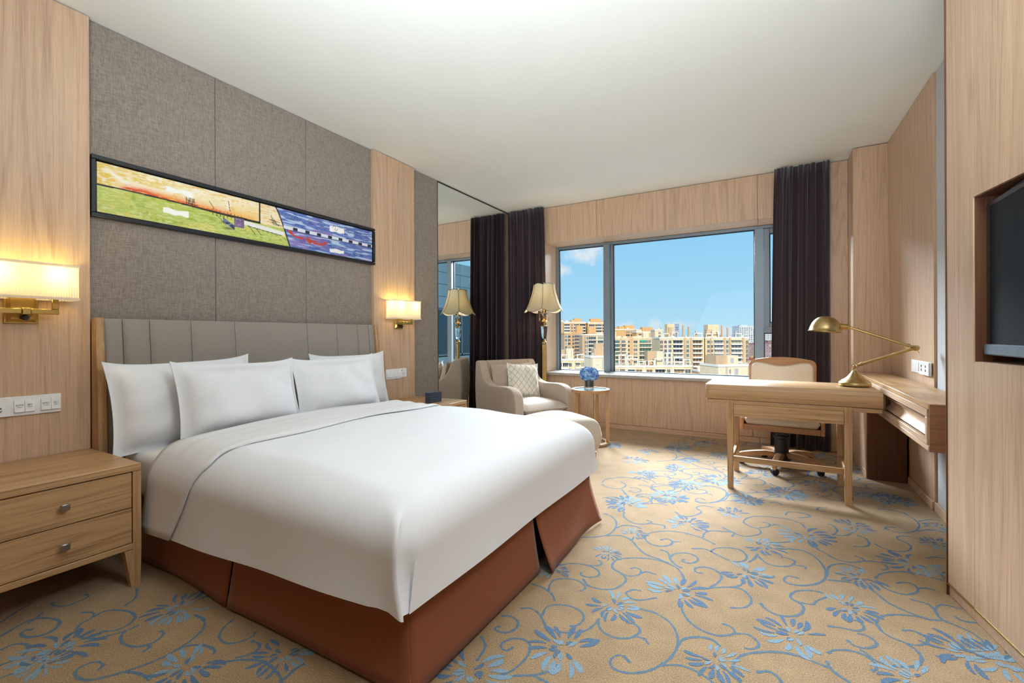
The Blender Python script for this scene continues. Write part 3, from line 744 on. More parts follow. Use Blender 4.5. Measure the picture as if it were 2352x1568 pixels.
# ground line: upper picture above line, green below
line = .545-.055*ss(.05, .4, U)+.008*np.sin(U*9)
top = V > line
img[:] = lin(188, 198, 92)
over(ss(.45, .75, streak), lin(206, 214, 128)); over(ss(.55, .8, str2), lin(160, 178, 66)); over(ss(.62, .85, vnoise(14, 8, 8))*.7, lin(226, 208, 96)); over(ss(.6, .8, vnoise(90, 40, 9))*ss(.5, 0, V)*.5, lin(225, 230, 180))
over((U < .075)*ss(.5, .7, str2)*.5, lin(232, 214, 110))
sky = np.where(top, 1., 0.)
over(sky, lin(244, 226, 172)); over(sky*ss(.32, .0, U)*.95, lin(230, 196, 70)); over(sky*ss(.5, .75, vnoise(40, 10, 21))*ss(.0, .1, U), lin(250, 236, 200)); over(sky*ss(.4, .7, streak)*.8, lin(250, 240, 214)); over(sky*ss(.62, .8, str2)*.8, lin(244, 196, 110))
over(sky*ss(.09, .0, np.abs(V-(1.0-2.2*(U-.0)**.9*1.6)))*ss(.01, .03, U)*(U < .14)*.9, lin(252, 246, 226))
over(sky*ss(.22, .0, V-line)*ss(.02, .12, U)*ss(.47, .42, U)*ss(.2, .6, streak+.25), lin(244, 148, 56)); over(sky*ss(.17, .02, V-line)*ss(.045, .07, U)*ss(.17, .10, U)*ss(.25, .5, streak), lin(216, 66, 30)); over(sky*ss(.10, .0, V-line)*ss(.04, .1, U)*ss(.45, .3, U)*ss(.3, .55, streak)*.95, lin(214, 70, 32))
over(sky*(U > .36)*(U < .462)*ss(.5, .1, V-line)*.6, lin(248, 196, 104))
over((np.abs(V-line) < .016+.012*ss(.2, .4, U))*(U < .464)*1.0, lin(40, 34, 30))
over((np.abs(U-.4615) < .0028)*(V > .49), lin(44, 34, 28))
over((U > .4645)*(U < .56)*(V > .46), lin(246, 228, 190)); over((U > .4645)*(U < .56)*(V > .46)*ss(.45, .7, streak)*.7, lin(236, 182, 96))
over((U > .405)*(U < .56)*(np.abs(V-(.40-.55*(U-.405))) < .055), lin(238, 236, 226))
over((U > .415)*(U < .55)*(np.abs(V-(.34-.55*(U-.405))) < .008), lin(60, 56, 50))
# purple box and dark roll
over((U > .371)*(U < .405)*(V > .25)*(V < .48), lin(126, 98, 140)); over((U > .374)*(U < .396)*(V > .27)*(V < .46)*ss(.5, .6, streak), lin(160, 134, 176))
dxr = (U-.353)*7.0; dyr = V-.29
over((np.abs(dxr*.55+dyr) < .055)*(np.abs(dxr) < .13), lin(52, 60, 92)); over((np.abs(dxr*.55+dyr) < .05)*(np.abs(dxr) < .12)*ss(.5, .62, streak), lin(120, 134, 176))
over(ss(.06, 0, np.abs(V-.17))*ss(.025, 0, np.abs(U-.35))*.8, lin(70, 70, 50))
# white swatches
def sw(u0, u1, v0, v1, c=(250, 248, 240)): over((U > u0)*(U < u1)*(V > v0+.012*np.sin(U*160))*(V < v1+.012*np.sin(U*120)), lin(*c))
sw(.166, .238, .74, .84); sw(.222, .241, .69, .80); sw(.158, .228, .24, .36)
# blue third
edge = .523+.058*(1-V)**.8
blue = U > edge
bl = blue*1.
over(bl, lin(88, 112, 180)); over(bl*ss(.45, .75, streak), lin(112, 138, 198)); over(bl*ss(.6, .8, str2)*.9, lin(70, 90, 164)); over(bl*ss(.66, .84, vnoise(26, 16, 12))*.8, lin(148, 130, 190)); over(bl*ss(.58, .8, vnoise(24, 30, 14))*.8, lin(196, 216, 238))
over((np.abs(U-edge) < .0028), lin(34, 36, 46))
band = .515+0*U
over(bl*(U > .555)*(np.abs(V-band) < .045), lin(224, 228, 236)); over(bl*(U > .57)*(np.abs(V-band) < .042)*((U*18.5) % 1 < .38), lin(40, 42, 52))
over(bl*(np.abs(V-band+.06) < .006)*(U > .555), lin(40, 50, 80))
over(bl*(U > .62)*(U < .757)*(V > .16)*(V < .40)*.6, lin(134, 92, 160))
for uc, vc, ru, rv, an in ((.585, .40, .012, .05, 1), (.6, .33, .012, .03, 1), (.625, .30, .022, .03, 0), (.665, .28, .012, .075, 1), (.68, .27, .016, .03, 0), (.705, .23, .02, .03, 0), (.735, .27, .018, .04, -1), (.70, .30, .008, .02, 0)):
    q = ((U-uc)/ru)**2+(((V-vc)+an*(U-uc)*3)/rv)**2; over(bl*(q < 1), lin(198, 74, 56))
sw(.765, .84, .70, .87); sw(.765, .838, .07, .18)
# thin scribbles
def scr(pts, w=.0016, c=(40, 38, 40)):
    for (a, b_), (c_, d) in zip(pts[:-1], pts[1:]):
        asp = 6.8
        ax, ay, bx, by = a*asp, b_, c_*asp, d; px_, py_ = U*asp, V
        t = np.clip(((px_-ax)*(bx-ax)+(py_-ay)*(by-ay))/max(1e-9, (bx-ax)**2+(by-ay)**2), 0, 1)
        dd = np.hypot(px_-ax-t*(bx-ax), py_-ay-t*(by-ay)); over((dd < w*asp)*.9, lin(*c))
for k in range(6): scr([(.222+k*.0045, .70), (.223+k*.0045, .52)], .0011)
scr([(.22, .58), (.255, .56)], .0011); scr([(.225, .64), (.25, .62)], .0011)
for k in range(9): scr([(.30+k*.012, .57-k*.004), (.301+k*.012, .43-k*.004)], .0011, (60, 70, 40))
scr([(.29, .74), (.305, .58)], .0011); scr([(.352, .84), (.357, .6)], .0011); scr([(.315, .44), (.345, .22)], .0011); scr([(.42, .36), (.445, .15)], .0012); scr([(.45, .3), (.468, .16)], .0012)
for k in range(5): scr([(.505+k*.006, .75-k*.05), (.515+k*.006, .5)], .0011)
scr([(.50, .63), (.54, .6)], .0012); scr([(.505, .57), (.55, .52)], .0012)
for u0 in (.575, .60, .66, .71, .78, .85, .90, .95): scr([(u0, .82-.0*u0), (u0+.008, .9), (u0+.016, .84), (u0+.01, .78), (u0+.02, .76), (u0+.03, .84)], .0009, (56, 66, 110))
me = bpy.data.meshes.new('canvas')
Yv = CY0+(CY1-CY0)*U; Zv = CZ0+(CZ1-CZ0)*V
co = np.stack([np.full_like(Yv, PX+.020), Yv, Zv], -1).reshape(-1, 3)-np.array(pic.location)
idx = np.arange(NU*NV).reshape(NV, NU)
fc = np.stack([idx[:-1, :-1], idx[:-1, 1:], idx[1:, 1:], idx[1:, :-1]], -1).reshape(-1, 4)
me.from_pydata(co.tolist(), [], fc.tolist())
at = me.color_attributes.new('paint', 'FLOAT_COLOR', 'POINT')
at.data.foreach_set('color', np.concatenate([img, np.ones((NV, NU, 1))], -1).reshape(-1).astype(np.float32))
m, ntm, b = base('oil_paint', (1, 1, 1, 1), .5)
a_ = N(ntm, 'ShaderNodeAttribute', attribute_name='paint'); ntm.links.new(a_.outputs['Color'], b.inputs['Base Color'])
bump(ntm, b, noise(ntm, coord(ntm, (20, 90, 400)), 1, 3), .25, .001)
me.materials.append(m); me.update(); link('canvas', me, pic)
part('canvas_stretcher', MB().box(PX+.0055, PX+.019, CY0, CY1, CZ0, CZ1), Mt['linen'], pic, world=True)

# ------------------------------------------------------------------ curtains
def curtain(label, x0t, x1t, x0b, x1b, y, nfold, seed, zb=.012, amp=.034):
    rnd = random.Random(seed); n = nfold*12; rows = []
    ph = [rnd.uniform(-.9, .9) for _ in range(nfold+2)]; am = [rnd.uniform(.65, 1.25) for _ in range(nfold+2)]
    for j in range(19):
        t = j/18; z = zb+(ZC-.012-zb)*(1-t) if False else ZC-.012-(ZC-.012-zb)*t; r = []
        s = t**.7
        for i in range(n+1):
            u = i/n; k = u*nfold; f = int(min(k, nfold-1)); w = k-f
            a_ = am[f]*(1-w)+am[f+1]*w; p = ph[f]*(1-w)+ph[f+1]*w
            k = k+.26*math.sin(2.1*k+seed)+.13*math.sin(5.3*k+2*seed)
            yy = y+amp*a_*(.55+.45*s)*math.sin(2*PI*(k+.10*p*s))+.006*math.sin(7*k+3*t)+.010*(1-t)*math.sin(4*PI*k+p)*math.exp(-t*9)
            x = (x0t+(x0b-x0t)*s)*(1-u)+(x1t+(x1b-x1t)*s)*u+.010*s*math.sin(2*PI*k*.5+p)*(0 if i in (0, n) else 1)
            r.append((x, yy, z))
        rows.append(r)
    c = thing('curtain', label, 'curtain', ((x0b+x1b)/2, y, 0), group='dark plum velvet curtains')
    o = part('curtain_cloth', MB().grid(rows), Mt['curtain'], c, smooth=80, world=True); solidify(o, .004)
    hem_rows = [[(p[0], p[1]-.0045, p[2]) for p in rows[-1]], [(p[0], p[1]-.0045, p[2]+.06) for p in rows[-1]]]
    return c
curtain('dark plum velvet curtain at the left end of the window behind the floor lamp', -2.995, -2.475, -2.99, -2.435, 5.165, 9, 3)
curtain('dark plum velvet curtain at the right end of the window behind the desk chair', .040, .484, -.005, .484, 5.135, 8, 9)

# ------------------------------------------------------------------ floor lamp
LX, LY = -2.385, 4.975
fl = thing('floor_lamp', 'lit brass and crystal floor lamp with scalloped cream shade behind the armchair', 'lamp', (LX, LY, 0))
part('base', MB().lathe([(.0, 0), (.15, 0), (.152, .012), (.14, .022), (.10, .03), (.06, .05), (.035, .08), (.03, .11)], n=32), Mt['abrass'], fl)
part('pole', MB().lathe([(.0155, .1105), (.0155, 1.0)], n=16), Mt['abrass'], fl)
for k in range(5):
    a_ = 2*PI*k/5+.3
    part('pole_rod', MB().lathe([(.0075, .112), (.0075, .995)], (.0185*math.cos(a_), .0185*math.sin(a_), 0), 10), Mt['brass'], fl)
part('collar', MB().lathe([(.018, .996), (.030, 1.004), (.031, 1.018), (.024, 1.028), (.016, 1.034), (.019, 1.042), (.012, 1.052)], n=24), Mt['abrass'], fl)
part('crystal_vase', MB().lathe([(.012, 1.054), (.021, 1.06), (.030, 1.085), (.036, 1.13), (.040, 1.185), (.044, 1.205), (.042, 1.209), (.0, 1.209)], n=12), Mt['crystal'], fl, smooth=0)
part('stem', MB().lathe([(.046, 1.211), (.048, 1.217), (.03, 1.222), (.014, 1.230), (.016, 1.245), (.026, 1.258), (.038, 1.268), (.030, 1.28), (.014, 1.296), (.012, 1.308), (.019, 1.314), (.012, 1.322), (.014, 1.332)], n=24), Mt['abrass'], fl)
part('crystal_cup', MB().lathe([(.014, 1.334), (.028, 1.352), (.044, 1.366), (.0, 1.366)], n=12), Mt['crystal'], fl, smooth=0)
part('bobeche', MB().lathe([(.05, 1.368), (.05, 1.373), (.01, 1.375)], n=24), Mt['abrass'], fl)
part('socket_tube', MB().lathe([(.010, 1.376), (.010, 1.50)], n=12), Mt['brass'], fl)
for dx in (-1, 1):
    mb = MB().tube([(dx*.058, 0, 1.49), (dx*.060, 0, 1.32)], .0012, 5)
    part('pull_chain', mb, Mt['abrass'], fl); part('chain_bell', MB().lathe([(.003, 1.319), (.007, 1.31), (.005, 1.30), (.008, 1.288), (.006, 1.282)], (dx*.060, 0, 0), 10), Mt['abrass'], fl)
# bell shade with six panels
Z0, Z1 = 1.395, 1.715
def shade_r(t): return .124+.098*((1-t)**1.45)+.014*(1-t)**6
def shade_pt(a_, t, off=0):
    k = (a_*6/(2*PI)+.18) % 1; s = abs(math.sin(PI*k))      # 0 on the ribs, 1 mid panel
    r = shade_r(t)*(1+.045*(s-.6))+off
    zz = Z0+(Z1-Z0)*t
    zz += (1-t)**3*(-.038*s+.022)+t**3*(.014*s-.006)
    return (r*math.cos(a_), r*math.sin(a_), zz)
rows = [[shade_pt(2*PI*i/96, j/16) for i in range(96)] for j in range(17)]
sh = part('lamp_shade', MB().grid(rows, True), Mt['shade_cream'], fl, smooth=50)
rows = [[shade_pt(2*PI*i/96, j/16, -.004) for i in range(96)] for j in range(17)]
part('shade_lining', MB().grid(rows, True), Mt['shade_lining'], sh, smooth=50)
Mt['piping'] = plain('grey_olive_piping', srgb(112, 106, 88), .7)
for k in range(6):
    a_ = 2*PI*(k-.18)/6
    part('rib_piping', MB().tube([shade_pt(a_, j/12, .001) for j in range(13)], .0028, 6), Mt['piping'], sh)
for t in (0, 1):
    pts = [shade_pt(2*PI*i/96, t, .001) for i in range(97)]
    part('rim_piping', MB().tube(pts, .003, 6, False), Mt['piping'], sh)
part('finial', MB().lathe([(.004, 1.70), (.008, 1.715), (.011, 1.726), (.006, 1.736), (.002, 1.742)], n=12), Mt['brass'], fl)
part('harp', MB().tube([(.0, 0, 1.50), (.05, 0, 1.56), (.05, 0, 1.65), (0, 0, 1.70), (-.05, 0, 1.65), (-.05, 0, 1.56), (0, 0, 1.50)], .002, 6), Mt['brass'], fl)
part('bulb', MB().lathe([(.012, 1.505), (.028, 1.55), (.03, 1.575), (.018, 1.60), (.002, 1.61)], n=16), Mt['bulb'], fl)
light('floor_lamp_light', 'POINT', (0.0, -.045, 1.53), 4, (1, .72, .36), parent=fl, radius=.03)

# ------------------------------------------------------------------ armchair (local: +x forward, +y towards its left hand = picture right)
ac = thing('armchair', 'beige tweed armchair with swooping arms in the corner by the window', 'armchair', (-2.915, 4.285, 0), math.radians(-28))
AW = .76
prof = [(0.02, .09), (-.035, .45), (-.02, .80), (.0, .818), (.05, .822), (.085, .805), (.115, .74), (.15, .66), (.20, .605), (.28, .572), (.40, .562), (.55, .572), (.66, .574), (.74, .556), (.80, .515), (.825, .46), (.83, .38), (.83, .09)]
def smooth_poly(P, it=1):
    for _ in range(it):
        Q = []
        for i in range(len(P)):
            a_, b_ = P[i], P[(i+1) % len(P)]; Q += [(a_[0]*.75+b_[0]*.25, a_[1]*.75+b_[1]*.25), (a_[0]*.25+b_[0]*.75, a_[1]*.25+b_[1]*.75)]
        P = Q
    return P
sp = smooth_poly(prof, 1)
for nm, ya, yb in (('arm', 0, .105), ('arm', AW-.105, AW)):
    part(nm, MB().prism(sp, 'y', ya, yb, .018, 3), Mt['armfab'], ac, smooth=50)
    ys = ya if ya == 0 else yb
bp = [(.012, .12), (-.03, .45), (-.012, .80), (.004, .818), (.06, .822), (.095, .80), (.11, .70), (.13, .42), (.14, .12)]
part('backrest', MB().prism(smooth_poly(bp, 1), 'y', .107, AW-.107, .012, 2), Mt['armfab'], ac, smooth=50)
part('seat_base', MB().rbox(.142, .81, .107, AW-.107, .09, .285, .012), Mt['armfab'], ac)
cu = MB(); 
rows = []
def cushion_mb(x0, x1, y0, y1, z0, z1, crown=.03, r=.045, nx=16, ny=16, ex=7):
    mb = MB(); T, B = [], []
    for j in range(ny+1):
        v = -1+2*j/ny; a, b_ = [], []
        for i in range(nx+1):
            u = -1+2*i/nx
            d = (1-abs(u)**ex)*(1-abs(v)**ex); d = max(d, 0)**.5; c_ = (1-u*u)*(1-v*v)
            x = (x0+x1)/2+(x1-x0)/2*u*(1-.012*(1-d)); y = (y0+y1)/2+(y1-y0)/2*v
            zm = (z0+z1)/2
            a.append((x, y, zm+(z1-zm)*d*.98+.004+crown*c_)); b_.append((x, y, zm-(zm-z0)*d*.98-.004))
        T.append(a); B.append(b_)
    mb.grid(T).grid(B)
    e = lambda R: [R[0][i] for i in range(nx+1)]+[R[j][nx] for j in range(1, ny+1)]+[R[ny][i] for i in range(nx-1, -1, -1)]+[R[j][0] for j in range(ny-1, -1, -1)]
    return mb.grid([e(T), e(B)])
part('seat_cushion', cushion_mb(.145, .85, .11, AW-.11, .288, .405, .02), Mt['cushfab'], ac, smooth=70)
for x, y in ((.06, .06), (.06, AW-.06), (.77, .06), (.77, AW-.06)):
    part('leg', MB().lathe([(.014, 0), (.022, .088)], (x, y, 0), 12), Mt['oakz'], ac)
ACM = Matrix.Translation(ac.location) @ Matrix.Rotation(ac.rotation_euler.z, 4, 'Z')
def cush(name, label, w, h, t, seed, loc, lean, mat, rz=0, roll=0):
    o = part(name, pillow_mb(w, h, t, seed, flange=.012), mat, None, smooth=80)
    o.matrix_world = ACM @ Matrix.Translation(loc) @ Matrix.Rotation(rz, 4, 'Z') @ Matrix.Rotation(-lean, 4, 'Y') @ Matrix.Rotation(roll, 4, 'X')
    tag(o, label, 'cushion'); return o
cush('back_cushion', 'plain beige back cushion standing against the armchair backrest', .56, .40, .15, 11, (.195, AW/2-.005, .60), .17, Mt['armfab'])
m, ntm, b = base('trellis_cushion_fabric', srgb(232, 226, 212), .9, spec=.15)
v = coord(ntm, (1, 1, 1)); sp_ = N(ntm, 'ShaderNodeSeparateXYZ'); ntm.links.new(v, sp_.inputs[0])
ky, kz = math_(ntm, 'MULTIPLY', sp_.outputs['Y'], 15.5), math_(ntm, 'MULTIPLY', sp_.outputs['Z'], 12.5)
ln = None
for op in ('ADD', 'SUBTRACT'):
    q = math_(ntm, 'ABSOLUTE', math_(ntm, 'SUBTRACT', math_(ntm, 'FRACT', math_(ntm, op, ky, kz)), .5)); q = math_(ntm, 'LESS_THAN', q, .045)
    ln = q if ln is None else math_(ntm, 'MAXIMUM', ln, q)
ntm.links.new(mixc(ntm, ln, srgb(232, 226, 212), srgb(186, 158, 126)), b.inputs['Base Color']); bump(ntm, b, noise(ntm, coord(ntm, (500, 500, 500)), 1, 2), .2, .001)
cush('throw_cushion', 'cream throw cushion with a tan diamond trellis, in front on the armchair', .40, .40, .14, 12, (.335, AW/2+.045, .60), .24, m, -.10, -.06)

# ------------------------------------------------------------------ ottoman and side table with flowers
ot = thing('ottoman', 'square beige upholstered ottoman between armchair and bed', 'ottoman', (-1.70, 3.80, 0), math.radians(-28))
part('upholstery', cushion_mb(-.29, .29, -.29, .29, .06, .345, .062, nx=40, ny=40, ex=16), Mt['cushfab'], ot, smooth=70)
for x in (-.24, .24):
    for y in (-.24, .24): part('leg', MB().lathe([(.014, 0), (.02, .059)], (x, y, 0), 12), Mt['oakz'], ot)
TX, TY, TZ, TR = -1.60, 4.425, .556, .192
st = thing('side_table', 'round oak side table with an inset glass top beside the armchair', 'table', (TX, TY, 0))
part('rim', MB().lathe([(TR-.028, TZ-.03), (TR, TZ-.03), (TR+.002, TZ-.012), (TR, TZ), (TR-.028, TZ), (TR-.028, TZ-.03)], n=48, cap=False), Mt['chairoakx'], st)
m_, n_, b_ = base('grey_glass_table_top', srgb(150, 160, 170), .06, 0, .7)
part('glass_top', MB().lathe([(0.001, TZ-.02), (TR-.029, TZ-.02), (TR-.029, TZ-.006), (.001, TZ-.006)], n=48), m_, st)
for k in range(5):
    a_ = 2*PI*k/5+.25
    part('leg', MB().prism([(-.018, -.009), (.018, -.009), (.018, .009), (-.018, .009)], 'z', .026, TZ-.031, .002).xf(Matrix.Rotation(a_, 4, 'Z') @ Matrix.Translation((TR-.022, 0, 0))), Mt['oakz'], st)
part('foot_ring', MB().lathe([(TR-.045, 0), (TR, 0), (TR+.002, .012), (TR, .025), (TR-.045, .025), (TR-.045, 0)], n=48, cap=False), Mt['oakx'], st)
vz = TZ-.0055
va = thing('glass_vase', 'short clear glass vase lined with dark leaves on the side table', 'vase', (TX-.005, TY-.03, vz))
part('glass', MB().lathe([(.001, .001), (.049, .001), (.050, .006), (.050, .105), (.0475, .105), (.0475, .008), (.001, .008)], n=32, cap=False), Mt['crystal'], va)
Mt['leafwrap'] = plain('dark_green_leaf', srgb(34, 50, 44), .4, var=.3, scale=40)
part('leaf_lining', MB().lathe([(.001, .030), (.0455, .030), (.0455, .095), (.001, .095)], n=32), Mt['leafwrap'], va)
hy = thing('hydrangea', 'blue hydrangea head in the glass vase on the side table', 'flower', (TX-.005, TY-.03, vz+.155))
Mt['fl1'] = plain('mid_blue_petal', srgb(92, 142, 206), .6, var=.12); Mt['fl2'] = plain('pale_blue_petal', srgb(160, 198, 232), .6, var=.1); Mt['fl3'] = plain('deep_blue_petal', srgb(56, 102, 178), .6, var=.12)
def floret_me(mat):
    mb = MB()
    for k in range(4):
        a_ = PI/2*k
        pts = [(0, 0, 0), (.008, -.006, .003), (.015, -.0055, .004), (.0175, 0, .0015), (.015, .0055, .004), (.008, .006, .003)]
        R = Matrix.Rotation(a_, 4, 'Z'); mb.add([R @ Vector(p) for p in pts], [(0, 1, 2, 3), (0, 3, 4, 5)])
    mb.lathe([(.002, .0005), (.0015, .0035)], n=6)
    return mb.mesh('floret', mat, 60)
fm = [floret_me(Mt[k]) for k in ('fl1', 'fl2', 'fl3')]
rnd = random.Random(4)
for i in range(230):
    zz = 1-2*(i+.5)/230*.86; a_ = i*2.39996; rr = math.sqrt(max(0, 1-zz*zz)); d = Vector((rr*math.cos(a_), rr*math.sin(a_), zz))
    s_ = .078+rnd.uniform(-.012, .008)
    o = link('floret', fm[rnd.choice((0, 0, 1, 1, 2))], hy)
    o.location = (d.x*s_*1.12, d.y*s_*1.12, d.z*s_*.86)
    nd = (d+Vector((rnd.uniform(-.35, .35), rnd.uniform(-.35, .35), rnd.uniform(-.2, .35)))).normalized()
    o.rotation_euler = (nd.to_track_quat('Z', 'Y') @ Euler((0, 0, rnd.uniform(0, 3))).to_quaternion()).to_euler(); k = rnd.uniform(.85, 1.2); o.scale = (k, k, k)
part('core', MB().lathe([(.001, -.055), (.05, -.045), (.068, 0), (.055, .04), (.001, .06)], n=16), Mt['fl3'], hy)

# ------------------------------------------------------------------ desk
DR = math.radians(-1.2)
dk = thing('desk', 'oak writing desk with rounded corner and open stretchers by the window', 'desk', (-.09, 3.60, 0), DR)
DW0, DW1, DD, DZ = -.335, .695, .53, .740
def top_poly(r=.06, ins=0):
    P = []
    x0, x1, y0, y1 = DW0+ins, DW1-ins, ins, DD-ins
    for (cx, cy, a0) in ((x0+r, y0+r, PI), ):
        for i in range(7): a_ = a0+PI/2*i/6; P.append((cx+r*math.cos(a_), cy+r*math.sin(a_)))
    P += [(x1, y0), (x1, y1)]
    for i in range(7): a_ = PI/2+PI/2*i/6; P.append((x0+r+r*math.cos(a_), y1-r+r*math.sin(a_)))
    return P
part('desk_top', MB().prism(top_poly(), 'z', DZ-.106, DZ, .004), Mt['oakx'], dk, smooth=50)
part('lower_moulding', MB().prism(top_poly(.056, .004), 'z', DZ-.136, DZ-.108, .003), Mt['oakx'], dk, smooth=50)
LXa, LXb = -.165, .52
for x in (LXa, LXb):
    for y in (-.002, DD-.05):
        v0 = [(x-.021, y), (x+.021, y), (x+.021, y+.042), (x-.021, y+.042)]; tz = DZ-.107
        mb = MB(); t = .003
        mb.add([(p[0], p[1], tz if y > .1 else tz) for p in v0]+[(p[0]+(t if p[0] < x else -t), p[1]+(t if p[1] < y+.02 else -t), 0) for p in v0], [(0, 1, 2, 3), (7, 6, 5, 4), (0, 4, 5, 1), (1, 5, 6, 2), (2, 6, 7, 3), (3, 7, 4, 0)])
        part('leg', mb, Mt['oakz'], dk)
part('apron', MB().rbox(LXa+.0215, LXb-.0215, .004, .022, DZ-.222, DZ-.1365, .002), Mt['oakx'], dk)
part('apron', MB().rbox(LXa+.0215, LXb-.0215, DD-.026, DD-.008, DZ-.20, DZ-.1365, .002), Mt['oakx'], dk)
for x in (LXa, LXb):
    part('side_stretcher', MB().rbox(x-.010, x+.010, .041, DD-.051, .175, .215, .002), Mt['oaky'], dk)
    part('side_apron', MB().rbox(x-.010, x+.010, .041, DD-.051, DZ-.222, DZ-.1365, .002), Mt['oaky'], dk)
part('front_stretcher', MB().rbox(LXa+.0105, LXb-.0105, .085, .108, .176, .214, .002), Mt['oakx'], dk)

# ------------------------------------------------------------------ wall console with drawer
cs = thing('wall_console', 'wall-hung oak console shelf with one scooped drawer beside the desk', 'shelf', (.76, 3.8, .66))
X0, X1, Y0, Y1, Z0c, Z1c = .637, .864, 2.80, 4.918, .552, .774
P = lambda nm, mb, mt, par=None: part(nm, mb, Mt[mt], par or cs, world=True)
P('top_board', MB().rbox(X0, X1+.003, Y0+.0005, Y1, Z1c-.028, Z1c, .0025), 'oaky')
P('bottom_board', MB().rbox(X0, X1, Y0+.001, Y1, Z0c, Z0c+.026, .0025), 'wally')
P('end_panel', MB().rbox(X0+.002, X1, Y0-.012, Y0, Z0c, Z1c-.001, .002), 'endx')
P('face_rail', MB().rbox(X0, X0+.02, Y0+.0245, 3.815, Z1c-.066, Z1c-.0285, .002), 'wally'); P('face_rail', MB().rbox(X0, X0+.02, Y0+.0245, 3.815, Z0c+.0265, Z0c+.052, .002), 'wally')
P('face_stile', MB().rbox(X0, X0+.02, Y0+.0245, Y0+.055, Z0c+.0525, Z1c-.0665, .002), 'wallz'); P('face_stile', MB().rbox(X0, X0+.02, 3.815, Y1, Z0c+.0265, Z1c-.0285, .002), 'wallz')
P('partition', MB().box(X0+.0205, X1, 3.80, 3.814, Z0c+.0265, Z1c-.0285), 'waly')
P('back_board', MB().box(X1-.01, X1, Y0+.0245, 3.7995, Z0c+.0265, Z1c-.0285), 'waly')
rows = []
for j in range(9):
    t = j/8; z = Z0c+.062+(Z1c-.082-Z0c-.062)*t; x = X0+.012+.030*math.sin(PI*t)
    rows.append([(x, Y0+.065, z), (x, 3.795, z)])
dr = P('drawer_front', MB().grid(rows).grid([rows[-1], [(X0+.055, Y0+.065, rows[-1][0][2]), (X0+.055, 3.795, rows[-1][0][2])]]).grid([rows[0], [(X0+.055, Y0+.065, rows[0][0][2]), (X0+.055, 3.795, rows[0][0][2])]]).grid([[r[0] for r in rows], [(X0+.055, r[0][1], r[0][2]) for r in rows]]).grid([[r[1] for r in rows], [(X0+.055, r[1][1], r[1][2]) for r in rows]]), 'wally')
pd = thing('pedestal_cabinet', 'pedestal cabinet with a dark front and one pale side under the console', 'cabinet', (.76, 4.62, 0))
part('front_panel', MB().rbox(.634, .868, 4.335, 4.350, .0, .550, .002), Mt['walz'], pd, world=True)  # front and body a deeper brown than the side panel
part('side_panel', MB().rbox(.628, .642, 4.351, 4.915, .05, .550, .002), Mt['wallz'], pd, world=True)
part('plinth', MB().rbox(.628, .642, 4.351, 4.915, 0, .0495, .002), Mt['wally'], pd, world=True)
part('body', MB().box(.643, .866, 4.3505, 4.915, 0, .549), Mt['walz'], pd, world=True)

# ------------------------------------------------------------------ desk lamp
def dl_cyl(mb, p, q, r, n=14, r2=None):
    p, q = Vector(p), Vector(q); return mb.lathe([(r, 0), (r2 or r, (q-p).length)], p, n, (q-p).normalized())
dl = thing('desk_lamp', 'antique brass jointed desk lamp with a domed shade on the desk', 'lamp', (.505, 3.905, DZ), 0)
part('base', MB().lathe([(.001, .004), (.086, .004), (.092, .008), (.094, .022), (.090, .030), (.082, .034), (.076, .043), (.060, .052), (.040, .070), (.028, .088), (.020, .098), (.018, .104), (.012, .108), (.010, .125)], n=36), Mt['abrass'], dl)
part('foot_pad', MB().lathe([(.08, .0005), (.08, .0035)], n=24), Mt['black'], dl)
J0 = Vector((.0, -.01, .140)); 
el_w = Vector((.800, 3.775, 1.012)); E_ = el_w-Vector(dl.location)
hd_w = Vector((.463, 3.845, 1.150)); Hd = hd_w-Vector(dl.location)
ax = Vector((-.42, -.90, 0)).normalized()
def joint(nm, c, r):
    a_ = c-ax*.012
    part(nm, MB().lathe([(r*.5, -.004), (r, .0), (r, .006), (r*.8, .008), (r*.8, .016), (r, .018), (r, .024), (r*.6, .026), (r*.35, .032)], a_, 20, ax), Mt['abrass'], dl)
joint('lower_joint', J0, .0165); joint('elbow_joint', E_, .019)
u1 = (E_-J0).normalized(); part('lower_arm', dl_cyl(dl_cyl(MB(), J0+u1*.018, E_-u1*.02, .0098), J0+u1*.035, J0+u1*.048, .0135), Mt['abrass'], dl)
u2 = (Hd-E_).normalized(); part('upper_arm', dl_cyl(dl_cyl(dl_cyl(MB(), E_+u2*.018, Hd-u2*.002, .0088), E_+u2*.03, E_+u2*.045, .0125), Hd-u2*.06, Hd-u2*.052, .0115), Mt['abrass'], dl)
part('wing_screw', dl_cyl(MB(), E_-ax*.0+Vector((0, -.02, -.004)), E_+Vector((.012, -.03, -.034)), .002), Mt['brass'], dl)
hdir = (Vector((.255, 3.885, 1.175))-hd_w).normalized()
soc0 = Hd; soc1 = Hd+hdir*.055
part('socket', MB().lathe([(.010, -.008), (.017, -.004), (.0195, 0), (.0195, .052), (.022, .056)], soc0, 20, hdir), Mt['brass'], dl)
# dome shade, open underneath, tilted a little towards the socket
upv = Vector((.10, .03, 1)).normalized(); fwd_ = (hdir-upv*hdir.dot(upv)).normalized(); side = upv.cross(fwd_)
ctr = soc1+fwd_*.078-upv*.040
rows = []
prf = [(.001, .104), (.026, .101), (.048, .091), (.067, .073), (.081, .049), (.089, .023), (.093, .0), (.099, -.003), (.099, -.006), (.092, -.005)]
for r_, z_ in prf:
    row = []
    for i in range(40):
        a_ = 2*PI*i/40; k = 1+.12*max(0, -math.cos(a_))*(1 if z_ > .01 else 0)   # swells towards the socket
        row.append(ctr+fwd_*(r_*math.cos(a_)*k)+side*(r_*math.sin(a_)*.92)+upv*z_)
    rows.append(row)
o = part('lamp_shade', MB().grid(rows, True), Mt['abrass'], dl, smooth=60); solidify(o, .0015, -1)

